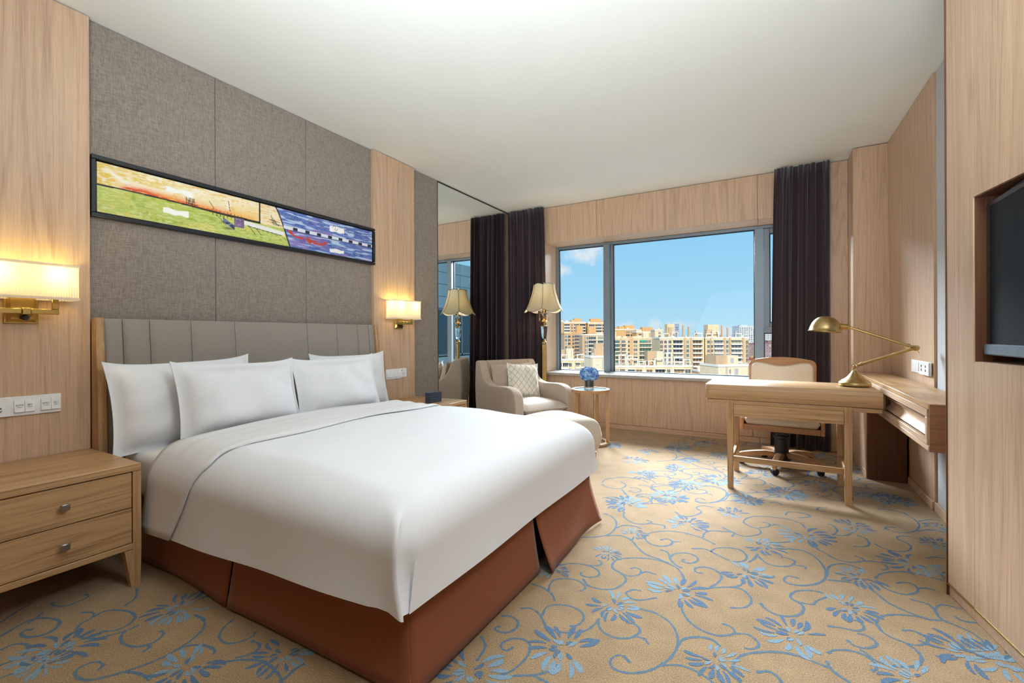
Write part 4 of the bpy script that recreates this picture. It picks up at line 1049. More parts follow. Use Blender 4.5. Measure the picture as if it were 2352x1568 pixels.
# ------------------------------------------------------------------ desk chair
ch = thing('desk_chair', 'swivel desk chair with oak frame and cream upholstery behind the desk', 'chair', (.075, 4.40, 0), math.radians(-1.5))
CM = Mt['leather']
part('column', MB().lathe([(.062, .05), (.075, .07), (.068, .10), (.052, .13), (.050, .235), (.060, .245), (.060, .262), (.034, .265), (.034, .30)], n=20), Mt['black'], ch)
for k in range(5):
    a_ = -PI/2-.15+2*PI*k/5
    R = Matrix.Rotation(a_, 4, 'Z')
    mb = MB(); pr = [(.04, .108, .032), (.12, .116, .032), (.22, .104, .028), (.30, .088, .022), (.328, .074, .014)]
    rows = []
    for x, z, w in pr: rows.append([(x, -w, z), (x, -w*.7, z+.012), (x, w*.7, z+.012), (x, w, z), (x, w*.8, z-.028), (x, -w*.8, z-.028)])
    mb.grid(rows, True); mb.f.append(tuple(range(len(mb.v)-6, len(mb.v)))); 
    part('base_arm', mb.xf(R), Mt['chairoakx'], ch, smooth=50)
    c = Vector((.295*math.cos(a_), .295*math.sin(a_), 0))
    cz = thing if False else None
    ca = part('castor', MB().lathe([(.010, 0), (.010, .025)], c+Vector((0, 0, .035)), 10).lathe([(.014, -.024), (.025, -.021), (.027, -.012), (.027, -.003), (.020, -.002)], c+Vector((0, 0, .0275)), 18, (math.cos(a_+.6), math.sin(a_+.6), 0)).lathe([(.020, .002), (.027, .003), (.027, .012), (.025, .021), (.014, .024)], c+Vector((0, 0, .0275)), 18, (math.cos(a_+.6), math.sin(a_+.6), 0)), Mt['black'], ch)
part('tilt_mechanism', MB().rbox(-.10, .10, -.12, .14, .301, .338, .01).rbox(-.05, .05, -.06, .07, .262, .30, .012), Mt['black'], ch)
part('tilt_lever', MB().tube([(-.10, -.03, .318), (-.17, -.05, .312), (-.19, -.055, .311)], [.006, .006, .008], 8).tube([(-.1905, -.055, .311), (-.215, -.06, .310), (-.255, -.07, .311)], [.010, .014, .009], 8), Mt['black'], ch)
SW, SF, SB = .285, -.26, .25
part('seat_rail', MB().rbox(-SW+.0255, SW-.0255, SF, SF+.024, .33, .375, .003), Mt['chairoakx'], ch)
for s in (-1, 1):
    part('side_rail', MB().rbox(min(s*SW, s*(SW-.025)), max(s*SW, s*(SW-.025)), SF, SB+.02, .329, .43, .003), Mt['chairoaky'], ch)
part('seat_pan', MB().box(-SW+.026, SW-.026, SF+.0245, SB, .339, .36), Mt['dark'], ch)
part('seat_cushion', cushion_mb(-SW+.027, SW-.027, SF-.004, SB, .374, .452, .012, nx=32, ny=32, ex=18), CM, ch, smooth=70)
def back_outline(w0, w1, z0, z1, arch, r, n=9):
    P = [(-w0, z0), (w0, z0)]
    for i in range(n): a_ = PI/2*i/(n-1); P.append((w1-r+r*math.cos(a_)*1.0, z1-arch-r+r*math.sin(a_)))
    for i in range(1, 12): u = 1-2*i/12; P.append(((w1-r)*u, z1-arch*(u*u)))
    for i in range(n): a_ = PI/2+PI/2*i/(n-1); P.append((-w1+r+r*math.cos(a_), z1-arch-r+r*math.sin(a_)))
    return P
BT = Matrix.Translation((0, SB+.02, .43)) @ Matrix.Rotation(math.radians(-9), 4, 'X') @ Matrix.Translation((0, 0, -.43))
part('back_frame', MB().prism(back_outline(.255, .262, .40, .905, .022, .055), 'y', 0, .026, .006).xf(BT), Mt['chairoakx'], ch, smooth=45)
co_ = [(-.228, .44), (.228, .44), (.236, .60), (.236, .80)]
co_ += [(.236-.045+.045*math.cos(PI/2*i/6), .805+.045*math.sin(PI/2*i/6)) for i in range(1, 7)]
for i in range(1, 14): u = 1-2*i/14; co_.append((.19*u, .85-.022*(1+math.cos(PI*u))/2*1.35))
co_ += [(-.236+.045+.045*math.cos(PI/2+PI/2*i/6), .805+.045*math.sin(PI/2+PI/2*i/6)) for i in range(0, 7)]+[(-.236, .60)]
part('back_cushion', MB().prism(co_, 'y', -.030, -.0005, .012, 3).xf(BT), CM, ch, smooth=50)
part('cushion_piping', MB().tube([BT @ Vector((p[0]*1.005, -.0045, p[1]+.001)) for p in co_+[co_[0]]], .004, 6, False), Mt['leather'], ch)
part('back_bracket', MB().bar((0, .10, .345), (0, SB+.03, .36), .07, .012).bar((0, SB+.045, .35), (0, SB+.055, .52), .07, .012, (0, 1, 0)), Mt['black'], ch)

# ------------------------------------------------------------------ television
tv = thing('television', 'flat black television on a short stand inside the wall niche', 'television', (.735, 1.85, ZN0+.006))
tx, ty0, ty1 = .708, 1.31, 2.364
part('stand_foot', MB().rbox(.745, .845, 1.60, 2.02, .994+.003, 1.008, .004), Mt['bezel'], tv, world=True)
part('stand_neck', MB().rbox(.775, .80, 1.78, 1.84, 1.0085, 1.04, .004), Mt['steel'], tv, world=True)
part('body', MB().rbox(tx+.006, tx+.05, ty0+.002, ty1-.002, 1.028, 1.585, .008), Mt['bezel'], tv, world=True)
part('bezel', MB().box(tx, tx+.006, ty0, ty0+.018, 1.03, 1.588).box(tx, tx+.006, ty1-.018, ty1, 1.03, 1.588).box(tx, tx+.006, ty0+.018, ty1-.018, 1.572, 1.588), Mt['bezel'], tv, world=True)
part('screen', MB().box(tx+.001, tx+.0055, ty0+.0185, ty1-.0185, 1.062, 1.5715), Mt['screen'], tv, world=True)
part('lower_bar', MB().rbox(tx-.012, tx+.0055, ty0, ty1, 1.022, 1.0615, .004), Mt['tvbar'], tv, world=True)
part('cable', MB().tube([(tx+.03, 2.33, 1.575), (tx+.02, 2.28, 1.60), (tx+.03, 2.17, 1.612), (tx+.04, 2.0, 1.60)], .003, 6), Mt['black'], tv, world=True)

# ceiling sprinkler just above the frame
sk = thing('sprinkler_head', 'small brass sprinkler head hanging from the ceiling', 'sprinkler', (*at_d(1155.5, 4, 2.14).xy, ZC))
part('rose', MB().lathe([(.03, -.006), (.028, -.0005)], n=20), Mt['white'], sk)
part('pin', MB().lathe([(.012, -.0065), (.010, -.02), (.004, -.034), (.0008, -.046)], n=12), Mt['brass'], sk)

# ------------------------------------------------------------------ carpet pattern (woven yarn, a hair above the pile)
KA, KC, KD = (1000, 950, 2.5367), (1900, 1100, 3.35), (0, 980, 2.667)
SA = """330,1535 440,1500 530,1420 552,1350 520,1318 470,1308 420,1318 385,1342 388,1368 420,1378 455,1358
330,1535 480,1525 570,1522 660,1500 710,1460
570,1524 620,1550 660,1568
240,1440 275,1390 290,1345 265,1295
385,1178 440,1180 480,1210 470,1248 420,1274 365,1268 348,1248 380,1238
495,1135 550,1132 600,1160 625,1200 650,1240 720,1270 800,1275 880,1260 930,1225 955,1192
622,1175 650,1125 720,1112 800,1125 855,1160 862,1198 830,1230 780,1238
945,1200 960,1250 1010,1290 1080,1308 1150,1300 1190,1270 1180,1240 1150,1222 1110,1218
1175,1298 1220,1312 1240,1342
1190,1135 1280,1160 1360,1210 1402,1270 1412,1340 1380,1410 1310,1465 1230,1500 1130,1510 1050,1490 1018,1450 1040,1415 1090,1408 1135,1450
1410,1350 1450,1312 1530,1300 1610,1315 1660,1355
1310,1465 1420,1465 1500,1490 1570,1530 1620,1568
1435,1095 1440,1150 1480,1210 1550,1260 1640,1290 1720,1287 1745,1270 1720,1240 1670,1222
1740,1280 1820,1285 1870,1320 1885,1350 1850,1370 1800,1365
1560,1020 1640,1012 1700,1010 1780,1020 1830,1060 1840,1100 1800,1128 1715,1130
1700,1010 1770,1002 1800,975
1600,1012 1650,980 1667,945 1630,910 1570,893 1515,900 1520,922 1560,930
860,960 890,1000 960,1020 1040,1020 1100,985 1110,960 1085,930 1040,905 1030,880 1060,850 1140,840 1260,845 1350,870 1410,900 1440,940 1450,965
1085,935 1140,945 1190,935 1195,910 1170,897 1135,902
1190,932 1230,920 1285,935
660,1035 665,1000 690,970 750,960 820,968 865,995 870,1020 840,1033
560,990 620,1010 660,1035 685,1060 695,1090
715,885 790,872 870,878 930,900 955,925 945,945 900,952 850,940 850,922
870,880 940,885 970,870 950,852
1110,1040 1150,1025 1200,1030
1105,1040 1140,1075 1200,1085 1290,1070
980,580 1030,600 1055,640 1030,690 960,715 850,720
1052,665 1100,650 1160,655 1200,668
990,710 1080,710 1140,735 1180,780 1230,820 1300,845 1360,870
1215,720 1250,695 1330,683 1430,690 1530,715 1590,740 1630,762
1215,715 1240,750 1300,770 1360,767 1382,745 1350,728 1310,735
1375,750 1400,745 1430,746
1310,792 1350,805 1365,830 1370,850 1400,880 1440,900
1365,832 1400,815 1470,812 1525,835 1522,860 1480,870 1437,858 1452,846
1490,785 1570,787 1640,820 1730,860 1800,855 1812,825 1770,790 1690,780 1630,785 1605,803
1825,865 1860,842 1878,815
1881,830 1930,870 2000,888 2070,885 2095,860 2050,840 2010,835
2088,880 2150,890 2160,906
2050,785 2150,800 2230,850 2272,910 2270,960 2220,990 2130,1000 2050,985 2032,962 2060,945 2120,960
1890,1100 1930,1140 1990,1170 2070,1180 2130,1165 2145,1130 2120,1100 2080,1080 2070,1055 2110,1032 2200,1030 2260,1045
2130,1100 2200,1110 2222,1090 2283,1065
1735,1450 1790,1405 1900,1388 2020,1390 2130,1415 2220,1450 2283,1475
1735,1455 1740,1520 1780,1568
1870,1505 1940,1500 1990,1530 2020,1568
1560,720 1565,700 1600,682 1680,685 1740,692 1728,715
1670,660 1730,690 1790,712 1850,710 1895,695 1882,670 1830,655 1795,625 1850,598 1950,600 2060,615 2130,640 2155,665
1885,665 1940,657 1945,640 1905,632
1945,652 1980,645 2010,650
1100,570 1100,600 1150,635 1220,642 1260,630 1230,620
1255,638 1330,650 1335,670
975,490 1040,485 1100,500
970,402 1000,380 1100,370 1200,385 1240,400
970,410 1010,430 1080,435 1110,415 1080,394
1085,440 1130,490 1130,505
1250,430 1330,418 1390,430 1380,447 1300,452 1252,435
1180,475 1240,490 1260,520 1200,525
1515,510 1560,520 1640,510 1690,480 1690,450 1640,425 1540,420
1690,478 1730,468 1760,470
1395,570 1440,595 1500,595 1550,572 1520,547 1560,535 1620,545
2040,590 2060,572 2150,580 2182,600 2115,605
1925,735 1960,750 2060,745 2085,728
2210,760 2230,790 2280,815
2270,570 2225,560 2240,545 2283,548"""
SCc = """0,580 80,620 180,640 290,632 400,640 465,680 440,700 410,695
205,588 260,605 295,630
0,740 10,680 60,655 150,655 260,690
0,775 150,790 290,820 380,880 470,950 570,1000 680,1045 800,1080 900,1090 1000,1130 1110,1180 1190,1240 1230,1290
370,765 410,730 520,712 640,718 760,745 910,785
375,778 430,830 520,870 620,888 690,870 697,840 660,810 600,795 530,800
700,840 760,840 830,855
640,925 720,945 790,970 830,1010 860,1060 930,1105
830,1010 850,975 900,968 980,985 1040,1000
980,1055 1030,1085 1090,1100 1150,1105
150,1080 230,1090 280,1130 270,1160 210,1165 120,1145 0,1130
150,1235 200,1275 270,1298 340,1295 380,1270 350,1230 290,1200 230,1185
385,1130 380,1095 420,1055 530,1042 680,1055 800,1085
385,1120 420,1170 500,1220 600,1260 690,1320 727,1380 700,1430 600,1445 480,1430 380,1400 300,1340 250,1310
610,1265 700,1278 760,1262 767,1225 720,1190 650,1165 580,1165
765,1225 830,1205 910,1240
0,1340 60,1315 180,1320 290,1355 360,1410 377,1460 340,1475
0,1400 20,1450 90,1510 180,1568
440,385 460,370 530,375
450,380 520,405 620,412 690,390 707,350 670,310 590,260
700,325 800,312 910,330
690,400 800,390 910,410
360,495 430,530 530,555 620,552 645,520 610,490 545,462 550,440 620,440 700,460 780,470
0,345 50,360 77,400 40,432
60,430 150,432 220,395
230,430 300,460 322,500 290,520 200,518
760,610 830,600 910,610
905,712 880,735 905,770
380,230 480,235 600,262"""
SDd = """0,1285 110,1220 200,1180 300,1172 367,1195 320,1250 240,1280 160,1287 128,1268 160,1245 205,1240
170,1205 230,1165 260,1140
0,1200 90,1140 200,1075
315,1075 330,1095 400,1097 480,1070 542,1040 520,1025
495,1135 570,1140 560,1170 490,1210 468,1250 490,1285 570,1297 680,1275 780,1245 850,1215
570,1165 640,1130 720,1122 800,1135 827,1165 790,1210 710,1245 610,1255
770,1245 738,1290 760,1330 840,1347 940,1320 1002,1270 980,1248
890,1332 917,1348 870,1380
1190,1150 1245,1180 1247,1230 1180,1300 1090,1360 1000,1410 880,1460 760,1500 650,1530 540,1552 468,1530 470,1490 540,1450 600,1440 632,1460 600,1490
1080,1365 1160,1340 1250,1338 1312,1365 1305,1395
760,1500 850,1510 920,1550
1430,1180 1370,1230 1343,1290 1390,1325 1470,1317 1550,1280 1562,1255
1540,1310 1590,1332 1572,1370 1510,1400 1440,1415
1215,1500 1310,1455 1450,1430 1580,1430 1650,1460 1702,1510 1730,1568
1740,1550 1800,1490 1867,1450
0,1370 60,1340 130,1328 177,1345 140,1400 60,1440 0,1460
0,1540 80,1510 150,1490
760,1100 830,1045 838,990"""
def parse(s, K):
    R = []
    for ln in s.strip().split('\n'):
        R.append([on_z(K[0]+float(p.split(',')[0])/K[2], K[1]+float(p.split(',')[1])/K[2]) for p in ln.split()])
    return R
FA = "1415,1035,.13 1040,1120,.11 750,1370,.13 200,1500,.13 2085,1290,.12 1630,1440,.10 1810,930,.115 1000,810,.075 690,915,.08 1160,700,.075 1470,640,.12 1100,530,.13 1360,485,.13 1905,770,.11 2160,710,.14 1730,575,.09 1460,415,.12 1640,385,.13 1815,500,.10 2040,465,.13 1410,205,.13 1240,220,.10 1160,270,.12 1200,355,.12 1400,318,.09 1480,275,.10 1030,185,.10"
FC = "650,650,.13 250,755,.10 160,990,.11 1090,1340,.13 1360,1400,.12 200,365,.10 480,165,.12 860,372,.08 870,500,.09 690,1550,.11"
FD = "350,1370,.13 270,1450,.08 1100,1110,.12 1150,1470,.12 1740,1390,.11"
def pf(s, K): return [(on_z(K[0]+float(a.split(',')[0])/K[2], K[1]+float(a.split(',')[1])/K[2]), float(a.split(',')[2])) for a in s.split()]
PER = Vector((.034, 1.742, 0))
strokes = []; flowers = []
for S, K, y0, y1 in ((SA, KA, 1.05, 2.86), (SCc, KC, 1.95, 3.75), (SDd, KD, .2, 1.7)):
    for st_ in parse(S, K):
        my = sum(p.y for p in st_)/len(st_)
        if y0 <= my < y1:
            for n_ in (-1, 0, 1, 2):
                if n_ == -1 and K is not KA: continue
                strokes.append([p+PER*n_ for p in st_])
        elif K is KA or K is KC:
            strokes.append(st_)
for S, K, y0, y1 in ((FA, KA, 1.05, 2.86), (FC, KC, 1.95, 3.75), (FD, KD, .2, 1.7)):
    for p, r in pf(S, K):
        for n_ in (-1, 0, 1, 2):
            if n_ == -1 and K is not KA: continue
            if n_ and not (y0 <= p.y < y1): continue
            flowers.append((p+PER*n_, r))
def catmull(P, k=6):
    P = [P[0]*2-P[1]]+P+[P[-1]*2-P[-2]]; R = []
    for i in range(1, len(P)-2):
        for j in range(k):
            t = j/k; a_, b_, c_, d_ = P[i-1], P[i], P[i+1], P[i+2]
            R.append(.5*((2*b_)+(c_-a_)*t+(2*a_-5*b_+4*c_-d_)*t*t+(3*b_-a_-3*c_+d_)*t**3))
    R.append(P[-2]); return R
inroom = lambda p: -2.98 < p.x < 1.1 and -.6 < p.y < 5.24 and not (p.x > .87 and p.y > 2.55)
mb = MB()
for si, st_ in enumerate(strokes):
    Q = catmull(st_); n_ = len(Q); rnd = random.Random(si*7+1); w0 = rnd.uniform(.0042, .0056)
    V = []; F = []
    for i, p in enumerate(Q):
        t = (Q[min(i+1, n_-1)]-Q[max(i-1, 0)]); t = Vector((t.x, t.y, 0)).normalized(); nr = Vector((-t.y, t.x, 0)); u = i/(n_-1)
        w = w0*(.55+.55*math.sin(PI*min(1, max(0, u)))**.6)*(1+.18*math.sin(i*1.3))+(.0025 if u < .08 or u > .93 else 0)
        V += [(p.x+nr.x*w, p.y+nr.y*w, .0003+si*5e-7), (p.x-nr.x*w, p.y-nr.y*w, .0003+si*5e-7)]
        if i and inroom(p): F.append((2*i-2, 2*i-1, 2*i+1, 2*i))
    mb.add(V, F)
o = part('woven_vines', mb, Mt['vine'], floor, smooth=0); o['kind'] = 'stuff'
pd_, pl_ = MB(), MB()
def petal(mb, c, a_, r0, r1, w, bend, z):
    V = []; F = []; n_ = 6
    for i in range(n_+1):
        t = i/n_; r = r0+(r1-r0)*t; an = a_+bend*t*t
        c_ = Vector((c.x+r*math.cos(an), c.y+r*math.sin(an), z)); ww = w*(math.sin(PI*(.12+.80*t))**.8)*(.55+.75*t)
        nr = Vector((-math.sin(an), math.cos(an), 0)); V += [c_+nr*ww, c_-nr*ww]
        if i: F.append((2*i-2, 2*i-1, 2*i+1, 2*i))
    mb.add(V, F)
for fi, (c, r) in enumerate(flowers):
    if not inroom(c): continue
    rnd = random.Random(fi*13+5); a0 = rnd.uniform(0, 2*PI)
    for k in range(15):
        da = -2.5+5.0*k/14+rnd.uniform(-.08, .08); lite = (da > .5 if fi % 2 else da < -.5)
        petal(pl_ if lite else pd_, c, a0+da, r*rnd.uniform(.42, .52), r*rnd.uniform(.86, 1.1), .0098*r/.12*rnd.uniform(.7, 1.25), rnd.uniform(-.25, .25), .0006+.000004*k+fi*4e-7)
    for k in range(9):
        da = -2.2+4.4*k/8+rnd.uniform(-.15, .15); lite = rnd.random() < .55
        petal(pl_ if lite else pd_, c, a0+da, r*rnd.uniform(.12, .2), r*rnd.uniform(.36, .48), .0075*r/.12, rnd.uniform(-.3, .3), .0008+.000004*k+fi*4e-7)
o = part('woven_petals', pd_, Mt['petal_dark'], floor, smooth=0); o['kind'] = 'stuff'
o = part('woven_petals', pl_, Mt['petal_light'], floor, smooth=0); o['kind'] = 'stuff'

# ------------------------------------------------------------------ city outside
def citymat(name, col, var=.08):
    m, nt, b = base(name, col, .85, spec=.1); n = noise(nt, coord(nt, (.35, .35, .12)), 1, 4, .6)
    nt.links.new(rampn(nt, n, [(.3, mul(col, 1-var)), (.7, mul(col, 1+var))]), b.inputs['Base Color']); return m
Mt['cream'] = citymat('cream_render', srgb(228, 202, 166)); Mt['pale'] = citymat('pale_cream_render', srgb(240, 214, 186)); Mt['orange'] = citymat('ochre_render', srgb(222, 174, 124))
Mt['tan'] = citymat('tan_and_shade_render', srgb(206, 174, 144)); Mt['trim'] = citymat('white_trim', srgb(240, 234, 222), .03); Mt['tower'] = citymat('pale_grey_render', srgb(205, 206, 212)); Mt['brick'] = citymat('dull_purple_brick', srgb(150, 116, 122))  # tan also paints the shaded halves of rooftop towers
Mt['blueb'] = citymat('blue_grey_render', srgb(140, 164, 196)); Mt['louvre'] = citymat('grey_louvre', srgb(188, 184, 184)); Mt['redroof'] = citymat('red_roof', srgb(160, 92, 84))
def winmat(name, c):
    m, nt, b = base(name, c, .25, spec=.6); v = coord(nt, (.45, .45, .37)); wn = N(nt, 'ShaderNodeTexVoronoi'); wn.inputs['Scale'].default_value = 1; nt.links.new(v, wn.inputs['Vector'])
    t = N(nt, 'ShaderNodeTexCoord'); oi = N(nt, 'ShaderNodeObjectInfo')
    nt.links.new(rampn(nt, oi.outputs['Random'], [(0, mul(c, .6)), (.5, c), (.8, mul(c, 1.6)), (1, srgb(168, 158, 138))]), b.inputs['Base Color']); return m
Mt['wdark'] = winmat('dark_window', srgb(66, 68, 76)); Mt['wteal'] = winmat('teal_window', srgb(70, 102, 102)); Mt['wgrey'] = winmat('grey_window', srgb(98, 100, 108)); Mt['wwarm'] = winmat('warm_window', srgb(124, 94, 68))
MESHC = {}
def shared_box(key, w, d, h, mat):
    k = (key, round(w, 2), round(d, 2), round(h, 2), mat)
    if k not in MESHC: MESHC[k] = MB().box(-w/2, w/2, -d, 0, 0, h).mesh(key, Mt[mat], 0)
    return MESHC[k]
def shared_window(w, h, mat, frame='trim', nm=2):
    k = ('window', round(w, 2), round(h, 2), mat)
    if k not in MESHC:
        t = .11
        f = MB().box(-w/2-t, w/2+t, -.12, .02, -t, 0).box(-w/2-t, w/2+t, -.12, .02, h, h+t).box(-w/2-t, -w/2, -.12, .02, 0, h).box(w/2, w/2+t, -.12, .02, 0, h)
        for i in range(1, nm): f.box(-w/2+w*i/nm-.05, -w/2+w*i/nm+.05, -.06, .02, 0, h)
        me = f.mesh('window', Mt[frame], 0); g_ = MB().box(-w/2, w/2, -.02, .02, 0, h); n0 = len(me.vertices)
        MESHC[k] = (me, g_.mesh('pane', Mt[mat], 0))
    return MESHC[k]
GZ = -46.0
def building(label, px0, px1, pyt, d, bays, wall='cream', depth=14, fl_h=3.0, yaw=0, pent=(), extra=(), zlow=None, band='trim', name='apartment_building'):
    A, B = at_d(px0, pyt, d), at_d(px1, pyt, d); zt = (A.z+B.z)/2; w = (Vector((B.x-A.x, B.y-A.y))).length
    c = (A+B)/2; rz = YAW+yaw
    t = thing(name, label, 'building', (c.x, c.y, GZ), rz, group='apartment buildings outside')
    H = zt-GZ; w2 = w/2
    part('wall', MB().box(-w2, w2, .0, depth, 0, H), Mt[wall], t, smooth=0)
    part('parapet', MB().box(-w2-.3, w2+.3, -.3, 0, H-.7, H+.35).box(-w2-.3, -w2, 0, depth, H-.7, H+.35).box(w2, w2+.3, 0, depth, H-.7, H+.35), Mt[band], t, smooth=0)
    zvis = CAMH-(885-CY)/FPX*d-GZ
    nf = max(1, int((H-1.0-zvis)/fl_h)+1)
    for f0, f1, kind, proud, mat in bays:
        x0, x1 = -w2+w*f0, -w2+w*f1; bw = x1-x0; xc = (x0+x1)/2
        if kind == 'pier': part('pier', MB().box(x0, x1, -proud, -.01, 0, H+(.6 if proud > 1 else 0)), Mt[mat], t, smooth=0); continue
        for k in range(nf):
            z = H-1.2-fl_h*(k+1)+.35
            if z < .5: break
            if kind == 'win':
                fm_, gm = shared_window(bw, 1.95, mat); y = -proud-.01
            elif kind == 'balc':
                y = -.02; fm_, gm = shared_window(bw, 2.05, mat, nm=3)
                o = link('balcony', shared_box('balcony', bw+.5, 1.5, .85, band), t, (xc, -.02, z-.62-.45))
                s_ = link('floor_slab', shared_box('floor_slab', bw+.6, 1.7, .18, band), t, (xc, -.02, z+2.05+.05)) if k == 0 else None
            elif kind == 'slab':
                y = -.02; fm_, gm = shared_window(bw, 2.2, mat, nm=4)
                link('floor_slab', shared_box('floor_slab', bw+.4, 1.3, .55, band), t, (xc, -.02, z-.70))
            zz = z
            o = link('window', fm_, t, (xc, y, zz)); link('pane', gm, o)
    rr = random.Random(int(px0))
    for q in range(max(2, int(w/3.2))):
        f0 = rr.uniform(.02, .94); bw_ = rr.uniform(.6, 2.2); hh = rr.uniform(.5, 2.1); y0 = rr.uniform(.5, depth-3)
        part('roof_box', MB().box(-w2+w*f0, min(w2-.1, -w2+w*f0+bw_), y0, y0+rr.uniform(.6, 2.2), H-.1, H+hh), Mt[rr.choice(('trim', 'tan', 'pale', 'louvre'))], t, smooth=0)
    for f0, f1, h, y0, y1, mat in pent:
        part('rooftop_room', MB().box(-w2+w*f0, -w2+w*f1, y0, y1, H-.2, H+h), Mt[mat], t, smooth=0)
    for e_ in extra:
        if e_[0] == 'frame':
            _, f0, f1, h, y0 = e_; x0, x1 = -w2+w*f0, -w2+w*f1; t_ = .45
            part('roof_frame', MB().box(x0, x0+t_, y0, y0+.5, H, H+h).box(x1-t_, x1, y0, y0+.5, H, H+h).box(x0, x1, y0, y0+.5, H+h, H+h+t_).box(x0, x0+t_, y0+.5, y0+6, H+h, H+h+t_*.8).box(x1-t_, x1, y0+.5, y0+6, H+h, H+h+t_*.8), Mt['trim'], t, smooth=0)
        if e_[0] == 'post':
            _, f0, h = e_; x0 = -w2+w*f0; part('chimney', MB().box(x0-.5, x0+.5, 1, 2.2, H, H+h), Mt['tan'], t, smooth=0)
        if e_[0] == 'louvre':
            _, f0, f1, za, zb, y0 = e_; part('louvre_panel', MB().box(-w2+w*f0, -w2+w*f1, y0-.12, y0-.01, H+za, H+zb), Mt['louvre'], t, smooth=0)
        if e_[0] == 'disc':
            _, f0, za, r, y0 = e_; part('round_vent', MB().lathe([(r*.6, 0), (r, 0), (r, .3), (r*.6, .3)], (-w2+w*f0, y0-.4, H+za), 14, (0, 1, 0)), Mt['trim'], t, smooth=0)
        if e_[0] == 'ladder':
            _, f0, za, zb, y0 = e_; x0 = -w2+w*f0; mb = MB().box(x0-.35, x0-.25, y0-.25, y0-.1, H+za, H+zb).box(x0+.25, x0+.35, y0-.25, y0-.1, H+za, H+zb); z = H+za
            while z < H+zb: mb.box(x0-.25, x0+.25, y0-.22, y0-.14, z, z+.08); z += .5
            part('ladder', mb, Mt['louvre'], t, smooth=0)
        if e_[0] == 'awning':
            _, f0, f1, k = e_; z = H-1.2-fl_h*(k+1)+1.35; part('awning', MB().box(-w2+w*f0, -w2+w*f1, -.5, -.15, z, z+1.3), plain('green_awning', srgb(48, 168, 140), .6), t, smooth=0)
    return t
R_ = math.radians
# far back row
building('tall ochre block at the far left edge of the view, with a stepped roof', 1283, 1293, 737, 430, [(.25, .6, 'win', 0, 'wdark')], 'orange', 18, pent=[(.1, .9, 1.5, 1, 8, 'orange')])
building('tall ochre block at the left rear with a stepped penthouse on top', 1295, 1345, 740, 470, [(.02, .26, 'balc', 0, 'wgrey'), (.34, .40, 'win', 0, 'wdark'), (.46, .68, 'balc', 0, 'wgrey'), (.74, .98, 'balc', 0, 'wdark')], 'orange', 18, pent=[(.35, .55, 2.5, 1, 10, 'orange'), (.5, .82, 4.2, 2, 12, 'orange')])
building('tall ochre block behind the left mullion with a square rooftop room', 1350, 1400, 741, 475, [(.06, .3, 'balc', 0, 'wgrey'), (.34, .62, 'balc', 0, 'wgrey'), (.68, .9, 'balc', 0, 'wdark')], 'orange', 18, pent=[(.15, .62, 4.4, 2, 12, 'orange'), (.55, .8, 2.2, 1, 9, 'orange')])
building('ochre block with stepped rooftop rooms behind the green-glazed block', 1408, 1461, 756, 452, [(.56, .72, 'win', 0, 'wdark'), (.76, .92, 'win', 0, 'wgrey')], 'orange', 16, pent=[(.0, .24, 2.0, 1, 8, 'tan'), (.26, .5, 3.0, 0, 9, 'orange'), (.55, .95, 4.0, 3, 11, 'orange')])
building('ochre block with a square lift tower at the centre of the skyline', 1462, 1512, 762, 430, [(.1, .25, 'win', 0, 'wdark')], 'orange', 16, pent=[(.0, .25, 2.4, 1, 8, 'pale'), (.3, .78, 4.6, 2, 10, 'orange')])
building('small cream block on the skyline just left of the right-hand pair', 1504, 1522, 757, 400, [(.45, .75, 'win', 0, 'wgrey')], 'pale', 12)
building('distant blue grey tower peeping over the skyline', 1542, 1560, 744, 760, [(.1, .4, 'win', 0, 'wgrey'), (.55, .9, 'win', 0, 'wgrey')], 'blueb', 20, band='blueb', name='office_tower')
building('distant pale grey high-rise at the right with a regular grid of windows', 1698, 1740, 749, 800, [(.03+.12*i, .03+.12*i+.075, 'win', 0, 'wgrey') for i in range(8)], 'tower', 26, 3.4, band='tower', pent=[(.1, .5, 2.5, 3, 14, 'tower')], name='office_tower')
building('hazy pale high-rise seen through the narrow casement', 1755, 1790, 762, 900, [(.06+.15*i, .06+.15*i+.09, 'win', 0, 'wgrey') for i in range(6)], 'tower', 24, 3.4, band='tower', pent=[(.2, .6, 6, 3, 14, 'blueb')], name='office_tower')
building('dull purple brick block right of the right-hand pair', 1716, 1745, 788, 520, [(.05+.16*i, .05+.16*i+.09, 'win', 0, 'wgrey') for i in range(6)], 'brick', 16, band='brick', pent=[(.1, .4, 2.5, 2, 8, 'tower')])
building('dull purple brick block seen through the narrow casement', 1752, 1800, 787, 500, [(.03+.14*i, .03+.14*i+.08, 'win', 0, 'wgrey') for i in range(7)], 'brick', 16, band='brick', pent=[(.3, .7, 2.5, 2, 8, 'brick')])
building('low red-roofed house at the foot of the purple block', 1714, 1745, 822, 330, [(.2, .4, 'win', 0, 'wdark'), (.6, .8, 'win', 0, 'wdark')], 'redroof', 12, band='redroof', name='house')
